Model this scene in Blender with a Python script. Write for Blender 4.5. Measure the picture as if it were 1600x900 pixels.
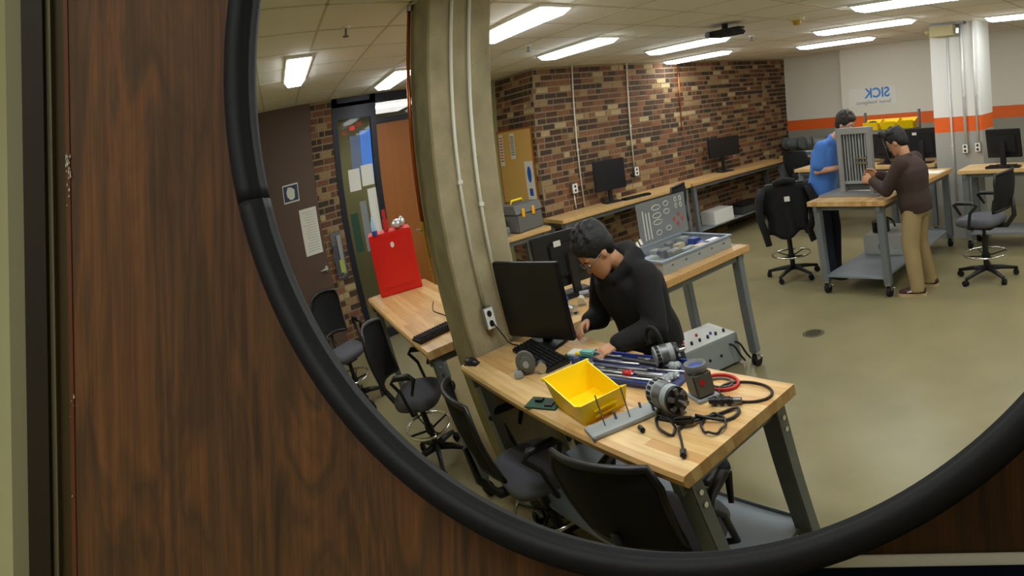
import bpy, bmesh, math, random
import numpy as np
from mathutils import Vector, Matrix, Euler
R_ = math.radians
rng = random.Random(7)
for o in list(bpy.data.objects):
    bpy.data.objects.remove(o)
SC = bpy.context.scene
COL = SC.collection

# ------------------------------------------------------------------ camera, world, exposure
MZ = 2.05            # height of the mirror centre
MA = 0.38            # mirror radius
CAM_B = ((0.98909007, -0.03675452, -0.14265321), (0.1444746, 0.05287852, 0.98809461), (-0.02877366, -0.99792433, 0.05761172))
cam = bpy.data.cameras.new('camera')
cam.sensor_width = 36; cam.lens = 73.453; cam.clip_start = 0.05
camo = bpy.data.objects.new('camera', cam); COL.objects.link(camo)
M = Matrix.Identity(4)
for r in range(3):
    M[r][0] = CAM_B[r][0]; M[r][1] = -CAM_B[r][1]; M[r][2] = -CAM_B[r][2]
M[0][3], M[1][3], M[2][3] = 0.1141, -1.56606, MZ - 0.2705
camo.matrix_world = M
SC.camera = camo
w = bpy.data.worlds.new('world'); SC.world = w; w.use_nodes = True
w.node_tree.nodes['Background'].inputs[0].default_value = (0.5, 0.5, 0.48, 1)
w.node_tree.nodes['Background'].inputs[1].default_value = 0.03
SC.view_settings.view_transform = 'Standard'; SC.view_settings.look = 'None'
SC.view_settings.gamma = 1; SC.view_settings.use_curve_mapping = False
SC.view_settings.exposure = 0.14
LAMP = 19.0           # strength of the ceiling fixtures' diffusers
SC.cycles.use_denoising = True
SC.cycles.caustics_reflective = False
SC.cycles.caustics_refractive = False
SC.cycles.max_bounces = 12; SC.cycles.diffuse_bounces = 8

# ------------------------------------------------------------------ materials
def srgb(r, g, b):
    f = lambda c: (c / 255 / 12.92) if c / 255 <= .04045 else ((c / 255 + .055) / 1.055) ** 2.4
    return (f(r), f(g), f(b), 1)
MATS = {}
def mat(name, col, rough=.5, metal=0, bump=0, scale=60, var=0, spec=.5, emit=None, estr=0, stretch=None, alpha=1, trans=0):
    if name in MATS: return MATS[name]
    m = bpy.data.materials.new(name); m.use_nodes = True
    nt = m.node_tree; b = nt.nodes['Principled BSDF']
    b.inputs['Base Color'].default_value = col; b.inputs['Roughness'].default_value = rough
    b.inputs['Metallic'].default_value = metal; b.inputs['Specular IOR Level'].default_value = spec
    if emit:
        b.inputs['Emission Color'].default_value = emit; b.inputs['Emission Strength'].default_value = estr
    if alpha < 1: b.inputs['Alpha'].default_value = alpha
    if trans: b.inputs['Transmission Weight'].default_value = trans
    if bump or var:
        tc = nt.nodes.new('ShaderNodeTexCoord'); mp = nt.nodes.new('ShaderNodeMapping')
        if stretch: mp.inputs['Scale'].default_value = stretch
        nz = nt.nodes.new('ShaderNodeTexNoise'); nz.inputs['Scale'].default_value = scale; nz.inputs['Detail'].default_value = 4
        nt.links.new(tc.outputs['Object'], mp.inputs[0]); nt.links.new(mp.outputs[0], nz.inputs['Vector'])
        if var:
            mx = nt.nodes.new('ShaderNodeMixRGB'); mx.inputs[1].default_value = tuple(c * (1 - var) for c in col[:3]) + (1,)
            mx.inputs[2].default_value = tuple(min(1, c * (1 + var)) for c in col[:3]) + (1,)
            nt.links.new(nz.outputs['Fac'], mx.inputs[0]); nt.links.new(mx.outputs[0], b.inputs['Base Color'])
        if bump:
            bp = nt.nodes.new('ShaderNodeBump'); bp.inputs['Strength'].default_value = bump; bp.inputs['Distance'].default_value = .01
            nt.links.new(nz.outputs['Fac'], bp.inputs['Height']); nt.links.new(bp.outputs[0], b.inputs['Normal'])
    MATS[name] = m
    return m
def ramp(nt, stops, interp='LINEAR'):
    n = nt.nodes.new('ShaderNodeValToRGB'); cr = n.color_ramp; cr.interpolation = interp
    while len(cr.elements) < len(stops): cr.elements.new(.5)
    for e, (p, c) in zip(cr.elements, stops): e.position = p; e.color = c
    return n
def veneer():
    m = bpy.data.materials.new('walnut_veneer'); m.use_nodes = True; nt = m.node_tree; b = nt.nodes['Principled BSDF']
    L = nt.links.new
    tc = nt.nodes.new('ShaderNodeTexCoord')
    def noise(scale, stretch, detail=5, dist=0):
        mp = nt.nodes.new('ShaderNodeMapping'); mp.inputs['Scale'].default_value = stretch
        nz = nt.nodes.new('ShaderNodeTexNoise'); nz.inputs['Scale'].default_value = scale; nz.inputs['Detail'].default_value = detail; nz.inputs['Distortion'].default_value = dist
        L(tc.outputs['Object'], mp.inputs[0]); L(mp.outputs[0], nz.inputs['Vector']); return nz
    broad = noise(20, (1, 1, .13), 4, 1.5); fine = noise(150, (1, 1, .03), 4, .4); pore = noise(500, (1, 1, .02), 2)
    r1 = ramp(nt, [(.3, srgb(54, 38, 18)), (.42, srgb(84, 55, 26)), (.52, srgb(66, 46, 22)), (.62, srgb(92, 59, 27)), (.75, srgb(74, 50, 24))])
    L(broad.outputs['Fac'], r1.inputs[0])
    mx = nt.nodes.new('ShaderNodeMixRGB'); mx.blend_type = 'MULTIPLY'; mx.inputs[0].default_value = .75
    r2 = ramp(nt, [(.32, (.66, .65, .62, 1)), (.66, (1.15, 1.12, 1.08, 1))]); L(fine.outputs['Fac'], r2.inputs[0])
    L(r1.outputs[0], mx.inputs[1]); L(r2.outputs[0], mx.inputs[2])
    mx2 = nt.nodes.new('ShaderNodeMixRGB'); mx2.blend_type = 'MULTIPLY'; mx2.inputs[0].default_value = .5
    r3 = ramp(nt, [(.4, (.72, .72, .72, 1)), (.55, (1, 1, 1, 1))]); L(pore.outputs['Fac'], r3.inputs[0])
    L(mx.outputs[0], mx2.inputs[1]); L(r3.outputs[0], mx2.inputs[2]); L(mx2.outputs[0], b.inputs['Base Color'])
    b.inputs['Roughness'].default_value = .5; b.inputs['Specular IOR Level'].default_value = .12
    return m
def maple():
    m = bpy.data.materials.new('maple_butcher_block'); m.use_nodes = True; nt = m.node_tree; b = nt.nodes['Principled BSDF']; L = nt.links.new
    oi = nt.nodes.new('ShaderNodeObjectInfo')
    r1 = ramp(nt, [(0, srgb(204, 164, 106)), (.3, srgb(220, 184, 126)), (.6, srgb(198, 152, 94)), (.85, srgb(228, 194, 138)), (1, srgb(184, 134, 80))])
    L(oi.outputs['Random'], r1.inputs[0])
    tc = nt.nodes.new('ShaderNodeTexCoord'); mp = nt.nodes.new('ShaderNodeMapping'); mp.inputs['Scale'].default_value = (1, 9, 9)
    nz = nt.nodes.new('ShaderNodeTexNoise'); nz.inputs['Scale'].default_value = 5; nz.inputs['Detail'].default_value = 6
    L(tc.outputs['Object'], mp.inputs[0]); L(mp.outputs[0], nz.inputs['Vector'])
    r2 = ramp(nt, [(.3, (.72, .68, .62, 1)), (.6, (1, 1, 1, 1))]); L(nz.outputs['Fac'], r2.inputs[0])
    mx = nt.nodes.new('ShaderNodeMixRGB'); mx.blend_type = 'MULTIPLY'; mx.inputs[0].default_value = .7
    L(r1.outputs[0], mx.inputs[1]); L(r2.outputs[0], mx.inputs[2]); L(mx.outputs[0], b.inputs['Base Color'])
    b.inputs['Roughness'].default_value = .32
    return m
BRICK_STOPS = [(0, srgb(74, 52, 40)), (.16, srgb(112, 72, 50)), (.34, srgb(84, 54, 38)), (.5, srgb(138, 92, 60)), (.62, srgb(64, 50, 40)), (.7, srgb(160, 130, 90)), (.86, srgb(126, 80, 56)), (.95, srgb(188, 164, 122))]
def brickmat(name, attr=None):
    m = bpy.data.materials.new(name); m.use_nodes = True; nt = m.node_tree; b = nt.nodes['Principled BSDF']; L = nt.links.new
    if attr:
        s = nt.nodes.new('ShaderNodeAttribute'); s.attribute_name = attr; src = s.outputs['Fac']
    else:
        s = nt.nodes.new('ShaderNodeObjectInfo'); src = s.outputs['Random']
    r1 = ramp(nt, BRICK_STOPS, 'CONSTANT'); L(src, r1.inputs[0])
    tc = nt.nodes.new('ShaderNodeTexCoord'); nz = nt.nodes.new('ShaderNodeTexNoise'); nz.inputs['Scale'].default_value = 40; nz.inputs['Detail'].default_value = 5
    L(tc.outputs['Object'], nz.inputs['Vector'])
    r2 = ramp(nt, [(.3, (.6, .58, .55, 1)), (.7, (1.1, 1.1, 1.1, 1))]); L(nz.outputs['Fac'], r2.inputs[0])
    mx = nt.nodes.new('ShaderNodeMixRGB'); mx.blend_type = 'MULTIPLY'; mx.inputs[0].default_value = .8
    L(r1.outputs[0], mx.inputs[1]); L(r2.outputs[0], mx.inputs[2]); L(mx.outputs[0], b.inputs['Base Color'])
    b.inputs['Roughness'].default_value = .8
    return m
def banded(name, low, mid, high, z0, z1):
    m = bpy.data.materials.new(name); m.use_nodes = True; nt = m.node_tree; b = nt.nodes['Principled BSDF']; L = nt.links.new
    g = nt.nodes.new('ShaderNodeNewGeometry'); sp = nt.nodes.new('ShaderNodeSeparateXYZ'); L(g.outputs['Position'], sp.inputs[0])
    d = nt.nodes.new('ShaderNodeMath'); d.operation = 'DIVIDE'; d.inputs[1].default_value = 3; L(sp.outputs['Z'], d.inputs[0])
    r = ramp(nt, [(0, low), (z0 / 3, mid), (z1 / 3, high)], 'CONSTANT'); L(d.outputs[0], r.inputs[0]); L(r.outputs[0], b.inputs['Base Color'])
    b.inputs['Roughness'].default_value = .55
    return m
def concrete(name, col):
    m = bpy.data.materials.new(name); m.use_nodes = True; nt = m.node_tree; b = nt.nodes['Principled BSDF']; L = nt.links.new
    tc = nt.nodes.new('ShaderNodeTexCoord')
    nz = nt.nodes.new('ShaderNodeTexNoise'); nz.inputs['Scale'].default_value = 7; nz.inputs['Detail'].default_value = 8; L(tc.outputs['Object'], nz.inputs['Vector'])
    r = ramp(nt, [(.3, tuple(c * .78 for c in col[:3]) + (1,)), (.7, tuple(min(1, c * 1.15) for c in col[:3]) + (1,))]); L(nz.outputs['Fac'], r.inputs[0])
    vo = nt.nodes.new('ShaderNodeTexVoronoi'); vo.inputs['Scale'].default_value = 26; L(tc.outputs['Object'], vo.inputs['Vector'])
    r2 = ramp(nt, [(.06, (.35, .33, .3, 1)), (.11, (1, 1, 1, 1))]); L(vo.outputs['Distance'], r2.inputs[0])
    mx = nt.nodes.new('ShaderNodeMixRGB'); mx.blend_type = 'MULTIPLY'; mx.inputs[0].default_value = .6
    L(r.outputs[0], mx.inputs[1]); L(r2.outputs[0], mx.inputs[2]); L(mx.outputs[0], b.inputs['Base Color']); b.inputs['Roughness'].default_value = .85
    bp = nt.nodes.new('ShaderNodeBump'); bp.inputs['Strength'].default_value = .3; L(nz.outputs['Fac'], bp.inputs['Height']); L(bp.outputs[0], b.inputs['Normal'])
    return m
def floormat():
    m = bpy.data.materials.new('beige_epoxy_floor'); m.use_nodes = True; nt = m.node_tree; b = nt.nodes['Principled BSDF']; L = nt.links.new
    tc = nt.nodes.new('ShaderNodeTexCoord')
    nz = nt.nodes.new('ShaderNodeTexNoise'); nz.inputs['Scale'].default_value = 2.2; nz.inputs['Detail'].default_value = 7; L(tc.outputs['Object'], nz.inputs['Vector'])
    r = ramp(nt, [(.3, srgb(132, 123, 90)), (.7, srgb(144, 135, 100))]); L(nz.outputs['Fac'], r.inputs[0])
    L(r.outputs[0], b.inputs['Base Color']); b.inputs['Roughness'].default_value = .3; b.inputs['Specular IOR Level'].default_value = .35
    return m
VENEER = veneer(); MAPLE = maple(); BRICK = brickmat('brick_face'); BRICKS = brickmat('brick_faces', 'tint')
CONC = concrete('board_formed_concrete', srgb(160, 148, 116)); FLOOR = floormat()
WALLB = banded('wall_paint_banded', srgb(150, 148, 136), srgb(236, 104, 30), srgb(228, 224, 212), 1.37, 1.55)
COLB = banded('column_paint_banded', srgb(164, 164, 158), srgb(232, 100, 24), srgb(232, 232, 230), 1.37, 1.55)
MORTAR = mat('mortar', srgb(146, 129, 98), .9, bump=.2, scale=90)
PAINT = mat('cream_wall_paint', srgb(166, 162, 112), .7)
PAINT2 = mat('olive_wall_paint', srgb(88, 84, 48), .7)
BRONZE = mat('dark_bronze_metal', srgb(34, 27, 13), .4, spec=.08)
BRONZE2 = mat('bronze_edge', srgb(92, 84, 56), .4, spec=.2)
NAVYFR = mat('dark_navy_frame', srgb(26, 28, 40), .4, .2)
TILE = mat('ceiling_tile_white', srgb(243, 241, 236), .9, bump=.4, scale=180, var=.05)
TBAR = mat('ceiling_grid_grey', srgb(206, 202, 188), .7)
RUBBER = mat('black_rubber', srgb(13, 13, 14), .62, spec=.25, bump=.05, scale=200)
RUBBER2 = mat('black_rubber_dull', srgb(10, 10, 10), .8)
BLACKP = mat('black_plastic', srgb(22, 22, 24), .45)
BLACKM = mat('black_matte', srgb(14, 14, 15), .8)
SCREEN = mat('screen_dark', srgb(26, 24, 24), .35)
MESHB = mat('black_mesh_fabric', srgb(20, 20, 22), .9, bump=.6, scale=400)
SEATG = mat('grey_seat_fabric', srgb(88, 88, 96), .9, bump=.3, scale=300)
CHROME = mat('chrome', (.85, .85, .86, 1), .12, 1)
STEEL = mat('brushed_steel', (.55, .56, .57, 1), .35, 1)
DSTEEL = mat('dark_steel', (.2, .2, .21, 1), .45, .9)
GREYL = mat('grey_enamel_leg', srgb(118, 124, 128), .45, .2, var=.08, scale=6)
GREYS = mat('grey_enamel_shelf', srgb(138, 146, 152), .45, .1, var=.05, scale=4)
GREYT = mat('grey_tray_plastic', srgb(150, 156, 156), .5)
WHITEP = mat('white_plastic', srgb(232, 232, 226), .5)
WHITEC = mat('white_conduit', srgb(222, 220, 206), .45)
PAPER = mat('white_paper', srgb(226, 224, 214), .8)
YELLOW = mat('yellow_plastic', srgb(250, 216, 6), .4)
REDP = mat('red_paint', srgb(214, 28, 22), .38)
RED2 = mat('red_plastic', srgb(190, 34, 34), .45)
BLUEP = mat('blue_plastic', srgb(50, 70, 146), .45)
BLUED = mat('blue_foam', srgb(60, 64, 104), .7)
ORANGEW = mat('orange_wood_door', srgb(156, 92, 34), .45, var=.15, scale=6, stretch=(4, 4, .4))
BROWND = mat('brown_door_veneer', srgb(92, 70, 58), .5, var=.08, scale=8, stretch=(5, 5, .4))
COPPER = mat('copper_pipe', srgb(196, 110, 60), .3, .9)
BRASS = mat('brass', srgb(206, 170, 70), .3, .9)
CORK = mat('cork_board', srgb(214, 170, 92), .85, var=.06, scale=120)
NAVY = mat('navy_print', srgb(8, 14, 30), .6, spec=.05)
GREEN = mat('green_board', srgb(30, 70, 50), .6)
TEAL = mat('teal_plastic', srgb(110, 170, 160), .6)
INK = mat('ink_blue', srgb(30, 90, 180), .6)
INKG = mat('ink_grey', srgb(120, 120, 118), .7)
INKR = mat('ink_red', srgb(190, 70, 60), .7)
SIGNBL = mat('sign_blue', srgb(44, 62, 96), .5)
DUCT = mat('cream_metal_box', srgb(196, 186, 140), .5)
TOOLBOX = mat('grey_toolbox', srgb(96, 96, 92), .6)
LATCH = mat('amber_latch', srgb(240, 170, 20), .4)
LIGHTM = mat('lamp_diffuser', (1, 1, 1, 1), .5, emit=(.95, .985, 1, 1), estr=LAMP)
CORRL = mat('corridor_lamp', (1, 1, 1, 1), .5, emit=(1, .98, .94, 1), estr=5)
SCREENB = mat('lit_blue_screen', (0, 0, 0, 1), .4, emit=srgb(60, 130, 230), estr=1.0)
EXITR = mat('lit_red_sign', (.2, 0, 0, 1), .4, emit=srgb(230, 40, 40), estr=.8)
MIRROR = mat('mirror_silvering', (.87, .875, .86, 1), 0.0, 1)
GLASSM = mat('window_glass', (.95, .97, .96, 1), .02, trans=1, alpha=.25)
ACRYL = mat('clear_acrylic', (.36, .38, .39, 1), .15, alpha=.5)
SKIN = mat('skin_light', srgb(206, 158, 130), .55)
SKIN2 = mat('skin_tan', srgb(190, 138, 102), .55)
HAIRB = mat('black_hair', srgb(16, 14, 14), .6, bump=.5, scale=120)
HAIRD = mat('dark_brown_hair', srgb(42, 30, 24), .6, bump=.5, scale=120)
EYEW = mat('eye_white', srgb(230, 228, 224), .3); EYEB = mat('eye_iris', srgb(40, 26, 18), .3)
LIPS = mat('lips', srgb(160, 92, 84), .5)
HOODIE = mat('black_hoodie_fabric', srgb(15, 14, 15), .92, bump=.25, scale=26)
BLUET = mat('blue_tshirt_fabric', srgb(72, 122, 202), .9, bump=.25, scale=22)
BROWNS = mat('brown_knit_fabric', srgb(62, 46, 40), .95, bump=.25, scale=24)
KHAKI = mat('khaki_cotton', srgb(160, 138, 98), .9, bump=.3, scale=20)
NAVYP = mat('navy_denim', srgb(28, 32, 48), .9, bump=.2, scale=24)
SHOEB = mat('maroon_shoe', srgb(66, 36, 34), .6); SOLE = mat('shoe_sole', srgb(196, 170, 130), .7); SOLEW = mat('white_stripe', srgb(222, 220, 216), .6)

# ------------------------------------------------------------------ geometry helpers
class MB:
    def __init__(s): s.v = []; s.f = []; s.sm = []
    def add(s, vs, fs, smooth=False, mt=None):
        n = len(s.v)
        s.v += [tuple(mt @ Vector(v)) if mt else tuple(v) for v in vs]
        s.f += [tuple(n + i for i in f) for f in fs]; s.sm += [smooth] * len(fs)
        return s
    def box(s, a, b, bev=0, mt=None):
        x0, y0, z0 = a; x1, y1, z1 = b
        x0, x1 = min(x0, x1), max(x0, x1); y0, y1 = min(y0, y1), max(y0, y1); z0, z1 = min(z0, z1), max(z0, z1)
        if bev:
            bm = bmesh.new(); bmesh.ops.create_cube(bm, size=1)
            for v in bm.verts: v.co = Vector(((x0 + x1) / 2 + v.co.x * (x1 - x0), (y0 + y1) / 2 + v.co.y * (y1 - y0), (z0 + z1) / 2 + v.co.z * (z1 - z0)))
            bmesh.ops.bevel(bm, geom=bm.edges[:], offset=min(bev, .49 * min(x1 - x0, y1 - y0, z1 - z0)), segments=2, affect='EDGES')
            bm.verts.index_update()
            s.add([v.co.copy() for v in bm.verts], [[v.index for v in f.verts] for f in bm.faces], False, mt); bm.free(); return s
        vs = [(x0, y0, z0), (x1, y0, z0), (x1, y1, z0), (x0, y1, z0), (x0, y0, z1), (x1, y0, z1), (x1, y1, z1), (x0, y1, z1)]
        return s.add(vs, [(0, 3, 2, 1), (4, 5, 6, 7), (0, 1, 5, 4), (1, 2, 6, 5), (2, 3, 7, 6), (3, 0, 4, 7)], False, mt)
    def tube(s, pts, r, n=8, closed=False, cap=True, mt=None, sq=1):
        pts = [Vector(p) for p in pts]; m = len(pts)
        rs = r if isinstance(r, (list, tuple)) else [r] * m
        T = []
        for i in range(m):
            a = pts[i - 1] if (i > 0 or closed) else pts[i]; b = pts[(i + 1) % m] if (i < m - 1 or closed) else pts[i]
            t = (b - a); T.append(t.normalized() if t.length > 1e-9 else Vector((0, 0, 1)))
        up = Vector((0, 0, 1)) if abs(T[0].z) < .9 else Vector((1, 0, 0))
        N = (up - T[0] * up.dot(T[0])).normalized(); vs = []
        for i in range(m):
            N = (N - T[i] * N.dot(T[i])).normalized(); Bn = T[i].cross(N)
            for k in range(n):
                a = 2 * math.pi * k / n
                vs.append(pts[i] + (N * math.cos(a) * sq + Bn * math.sin(a)) * rs[i])
        fs = []
        for i in range(m if closed else m - 1):
            j = (i + 1) % m
            for k in range(n): fs.append((i * n + k, i * n + (k + 1) % n, j * n + (k + 1) % n, j * n + k))
        if cap and not closed: fs += [tuple(range(n - 1, -1, -1)), tuple((m - 1) * n + k for k in range(n))]
        return s.add(vs, fs, True, mt)
    def cyl(s, c, r, h, axis='z', n=16, r2=None, mt=None):
        c = Vector(c); d = {'x': Vector((1, 0, 0)), 'y': Vector((0, 1, 0)), 'z': Vector((0, 0, 1))}[axis]
        k0 = len(s.v); s.tube([c, c + d * h], [r, r if r2 is None else r2], n, cap=False, mt=mt)
        a, b = s.v[k0:k0 + n], s.v[k0 + n:k0 + 2 * n]
        s.add(a, [tuple(range(n - 1, -1, -1))]); return s.add(b, [tuple(range(n))])
    def lathe(s, prof, n=24, mt=None, closed=False, smooth=True):
        vs = []; fs = []; m = len(prof)
        for r, z in prof:
            for k in range(n):
                a = 2 * math.pi * k / n; vs.append((r * math.cos(a), r * math.sin(a), z))
        for i in range(m if closed else m - 1):
            j = (i + 1) % m
            for k in range(n): fs.append((i * n + k, i * n + (k + 1) % n, j * n + (k + 1) % n, j * n + k))
        return s.add(vs, fs, smooth, mt)
    def ell(s, c, rad, n=14, m=9, mt=None):
        c = Vector(c); vs = [c + Vector((0, 0, -rad[2]))]; fs = []
        for i in range(1, m):
            t = -math.pi / 2 + math.pi * i / m
            for k in range(n):
                a = 2 * math.pi * k / n; vs.append(c + Vector((rad[0] * math.cos(t) * math.cos(a), rad[1] * math.cos(t) * math.sin(a), rad[2] * math.sin(t))))
        vs.append(c + Vector((0, 0, rad[2]))); last = len(vs) - 1
        for k in range(n): fs.append((0, 1 + (k + 1) % n, 1 + k))
        for i in range(m - 2):
            for k in range(n): fs.append((1 + i * n + k, 1 + i * n + (k + 1) % n, 1 + (i + 1) * n + (k + 1) % n, 1 + (i + 1) * n + k))
        for k in range(n): fs.append((last, 1 + (m - 2) * n + k, 1 + (m - 2) * n + (k + 1) % n))
        return s.add(vs, fs, True, mt)
    def prism(s, poly, a, b, axis='z', mt=None):
        n = len(poly)
        f = {'z': lambda p, h: (p[0], p[1], h), 'y': lambda p, h: (p[0], h, p[1]), 'x': lambda p, h: (h, p[0], p[1])}[axis]
        vs = [f(p, a) for p in poly] + [f(p, b) for p in poly]
        fs = [tuple(range(n - 1, -1, -1)), tuple(range(n, 2 * n))] + [(i, (i + 1) % n, n + (i + 1) % n, n + i) for i in range(n)]
        return s.add(vs, fs, False, mt)
    def loft(s, rings, cap=True, closed=False, mt=None, smooth=True):
        n = len(rings[0]); vs = [p for r in rings for p in r]; fs = []
        for i in range(len(rings) - 1):
            for k in range(n): fs.append((i * n + k, i * n + (k + 1) % n, (i + 1) * n + (k + 1) % n, (i + 1) * n + k))
        if cap: fs += [tuple(range(n - 1, -1, -1)), tuple((len(rings) - 1) * n + k for k in range(n))]
        return s.add(vs, fs, smooth, mt)
    def mesh(s, name, m):
        me = bpy.data.meshes.new(name); me.from_pydata([tuple(v) for v in s.v], [], s.f); me.validate(clean_customdata=False)
        bm = bmesh.new(); bm.from_mesh(me); bmesh.ops.recalc_face_normals(bm, faces=bm.faces[:]); bm.to_mesh(me); bm.free()
        if len(s.sm) == len(me.polygons): me.polygons.foreach_set('use_smooth', s.sm)
        if m: me.materials.append(m)
        return me
    def build(s, name, m, parent=None, loc=None, rot=None):
        o = bpy.data.objects.new(name, s.mesh(name, m)); COL.objects.link(o)
        if parent: o.parent = parent
        if loc: o.location = loc
        if rot: o.rotation_euler = rot
        return o
def tag(o, label=None, cat=None, group=None, kind=None):
    if label: o['label'] = label
    if cat: o['category'] = cat
    if group: o['group'] = group
    if kind: o['kind'] = kind
    return o
def thing(name, label, cat, loc=(0, 0, 0), rz=0, group=None):
    o = bpy.data.objects.new(name, None); COL.objects.link(o); o.empty_display_size = .1
    o.location = loc; o.rotation_euler = (0, 0, rz)
    return tag(o, label, cat, group)
def copy_tree(o, parent=None):
    c = o.copy(); COL.objects.link(c); c.parent = parent
    for ch in list(o.children): copy_tree(ch, c)
    return c
def struct(name, mb, m, label, cat='wall', parent=None):
    return tag(mb.build(name, m, parent), label, cat, kind='structure')
def text_part(s, name, m, parent, size, mtx, ext=.001, align='CENTER', bold=0):
    cu = bpy.data.curves.new(name, 'FONT'); cu.body = s; cu.size = size; cu.extrude = ext; cu.align_x = align; cu.align_y = 'CENTER'; cu.offset = bold
    t = bpy.data.objects.new(name, cu); COL.objects.link(t); bpy.context.view_layer.update()
    me = bpy.data.meshes.new_from_object(t.evaluated_get(bpy.context.evaluated_depsgraph_get())); bpy.data.objects.remove(t)
    me.materials.clear(); me.materials.append(m)
    o = bpy.data.objects.new(name, me); COL.objects.link(o); o.parent = parent; o.matrix_local = mtx
    return o
def basis(x, y, z, loc):
    m = Matrix.Identity(4)
    for r in range(3): m[r][0] = x[r]; m[r][1] = y[r]; m[r][2] = z[r]; m[r][3] = loc[r]
    return m

# ------------------------------------------------------------------ room shell
CZ = 2.72
XL, XB, YN, YW1, YW2 = -7.6, -6.4, -3.97, -10.0, -9.6     # left wall, brick wall, nook face, white walls
floor = struct('floor', MB().box((-10.6, -10.4, -.1), (2.8, 1.3, 0)), FLOOR, 'glossy beige epoxy floor across the whole workshop', 'floor')
ceil = struct('ceiling', MB().box((-10.6, -10.4, CZ + .02), (2.8, 1.3, CZ + .12)), TBAR, 'suspended ceiling of pale square tiles', 'ceiling')
g = .62
gx = [-3.58 + g * k for k in range(-7, 11)]; gy = [-.25 - g * j for j in range(-3, 17)]
tm = MB().box((-g / 2 + .012, -g / 2 + .012, 0), (g / 2 - .012, g / 2 - .012, .02)).mesh('ceiling_tile', TILE)
for x in gx[:-1]:
    for y in gy:
        cx, cy = x + g / 2, y - g / 2
        if cx > 2.5 or cy < -9.9 or cx < XL - .1: continue
        t = bpy.data.objects.new('ceiling_tile', tm); COL.objects.link(t); t.parent = ceil; t.location = (cx, cy, CZ - rng.uniform(0, .002))
bars = MB()
for x in gx: bars.box((x - .012, -10, CZ - .003), (x + .012, 1.2, CZ + .02))
for y in gy + [gy[-1] - g]: bars.box((-7.6, y - .012, CZ - .003), (2.6, y + .012, CZ + .02))
bars.build('ceiling_grid', TBAR, ceil)

# the mirror's own wall: a walnut panelled projection with a bronze frame at its left edge
WY = .21
struct('wall_front', MB().box((-.535, WY, 0), (1.7, WY + .04, CZ)), VENEER, 'dark walnut veneer panel that carries the round mirror')
tr = struct('trim_1', MB().box((-.579, WY - .004, 0), (-.559, WY + .06, CZ)), BRONZE, 'dark bronze metal frame along the walnut panel edge', 'trim')
MB().box((-.559, WY + .004, 0), (-.5545, WY + .06, CZ)).build('frame_bead', BRONZE2, tr)
MB().box((-.5545, WY + .012, 0), (-.541, WY + .06, CZ)).build('frame_stop', mat('bronze_mid', srgb(58, 46, 16), .45, spec=.1), tr)
MB().box((-.541, WY - .001, 0), (-.535, WY + .05, CZ), .0015).build('panel_edge', mat('walnut_edge', srgb(78, 44, 20), .45, spec=.1), tr)
ck = MB(); cr_ = random.Random(4)
for i in range(34):
    z = 2.015 - abs(cr_.gauss(0, .02)) if i < 26 else cr_.uniform(1.7, 2.1); x = -.5385 + cr_.uniform(-.002, .0025); hh = cr_.uniform(.001, .005)
    ck.prism([(x, z), (x + cr_.uniform(.0004, .0012), z + hh * .4), (x + .0003, z + hh)], WY - .0022, WY - .0008, 'y')
o = ck.build('edge_chips', mat('bare_chip', srgb(190, 184, 168), .8), tr); o['kind'] = 'stuff'
struct('trim_2', MB().box((-.600, WY + .012, 0), (-.579, WY + .06, CZ)), PAINT2, 'olive painted reveal beside the bronze frame', 'trim')
struct('wall_closet', MB().box((-.56, WY + .06, 0), (-.5, 1.02, CZ)), PAINT2, 'plain side of the walnut clad projection')
struct('wall_north', MB().box((-10.6, 1.0, 0), (2.8, 1.1, CZ)), PAINT, 'cream painted wall beyond the bronze frame')
struct('wall_right', MB().box((2.6, -10.4, 0), (2.7, 1.1, CZ)), PAINT, 'cream painted side wall of the workshop')
# white walls with an orange band
struct('wall_back', MB().box((-4.95, YW2 - .5, 0), (2.7, YW2, CZ + .02)), WALLB, 'off-white wall with orange band, behind the banner')
struct('wall_back_recess', MB().box((XB - .2, YW1 - .1, 0), (-4.95, YW1, CZ + .02)), WALLB, 'recessed off-white wall with orange band beside the brick wall')
# dark door zone on the left
WL = struct('wall_left', MB().box((XL - .12, -.94, 0), (XL, -.53, CZ)), MORTAR, 'narrow brick strip between brown door and glazed screen')
struct('wall_left_end', MB().box((XL - .12, YN - .1, 0), (XL, -2.66, CZ)), PAINT, 'plain wall piece behind the concrete column')

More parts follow.
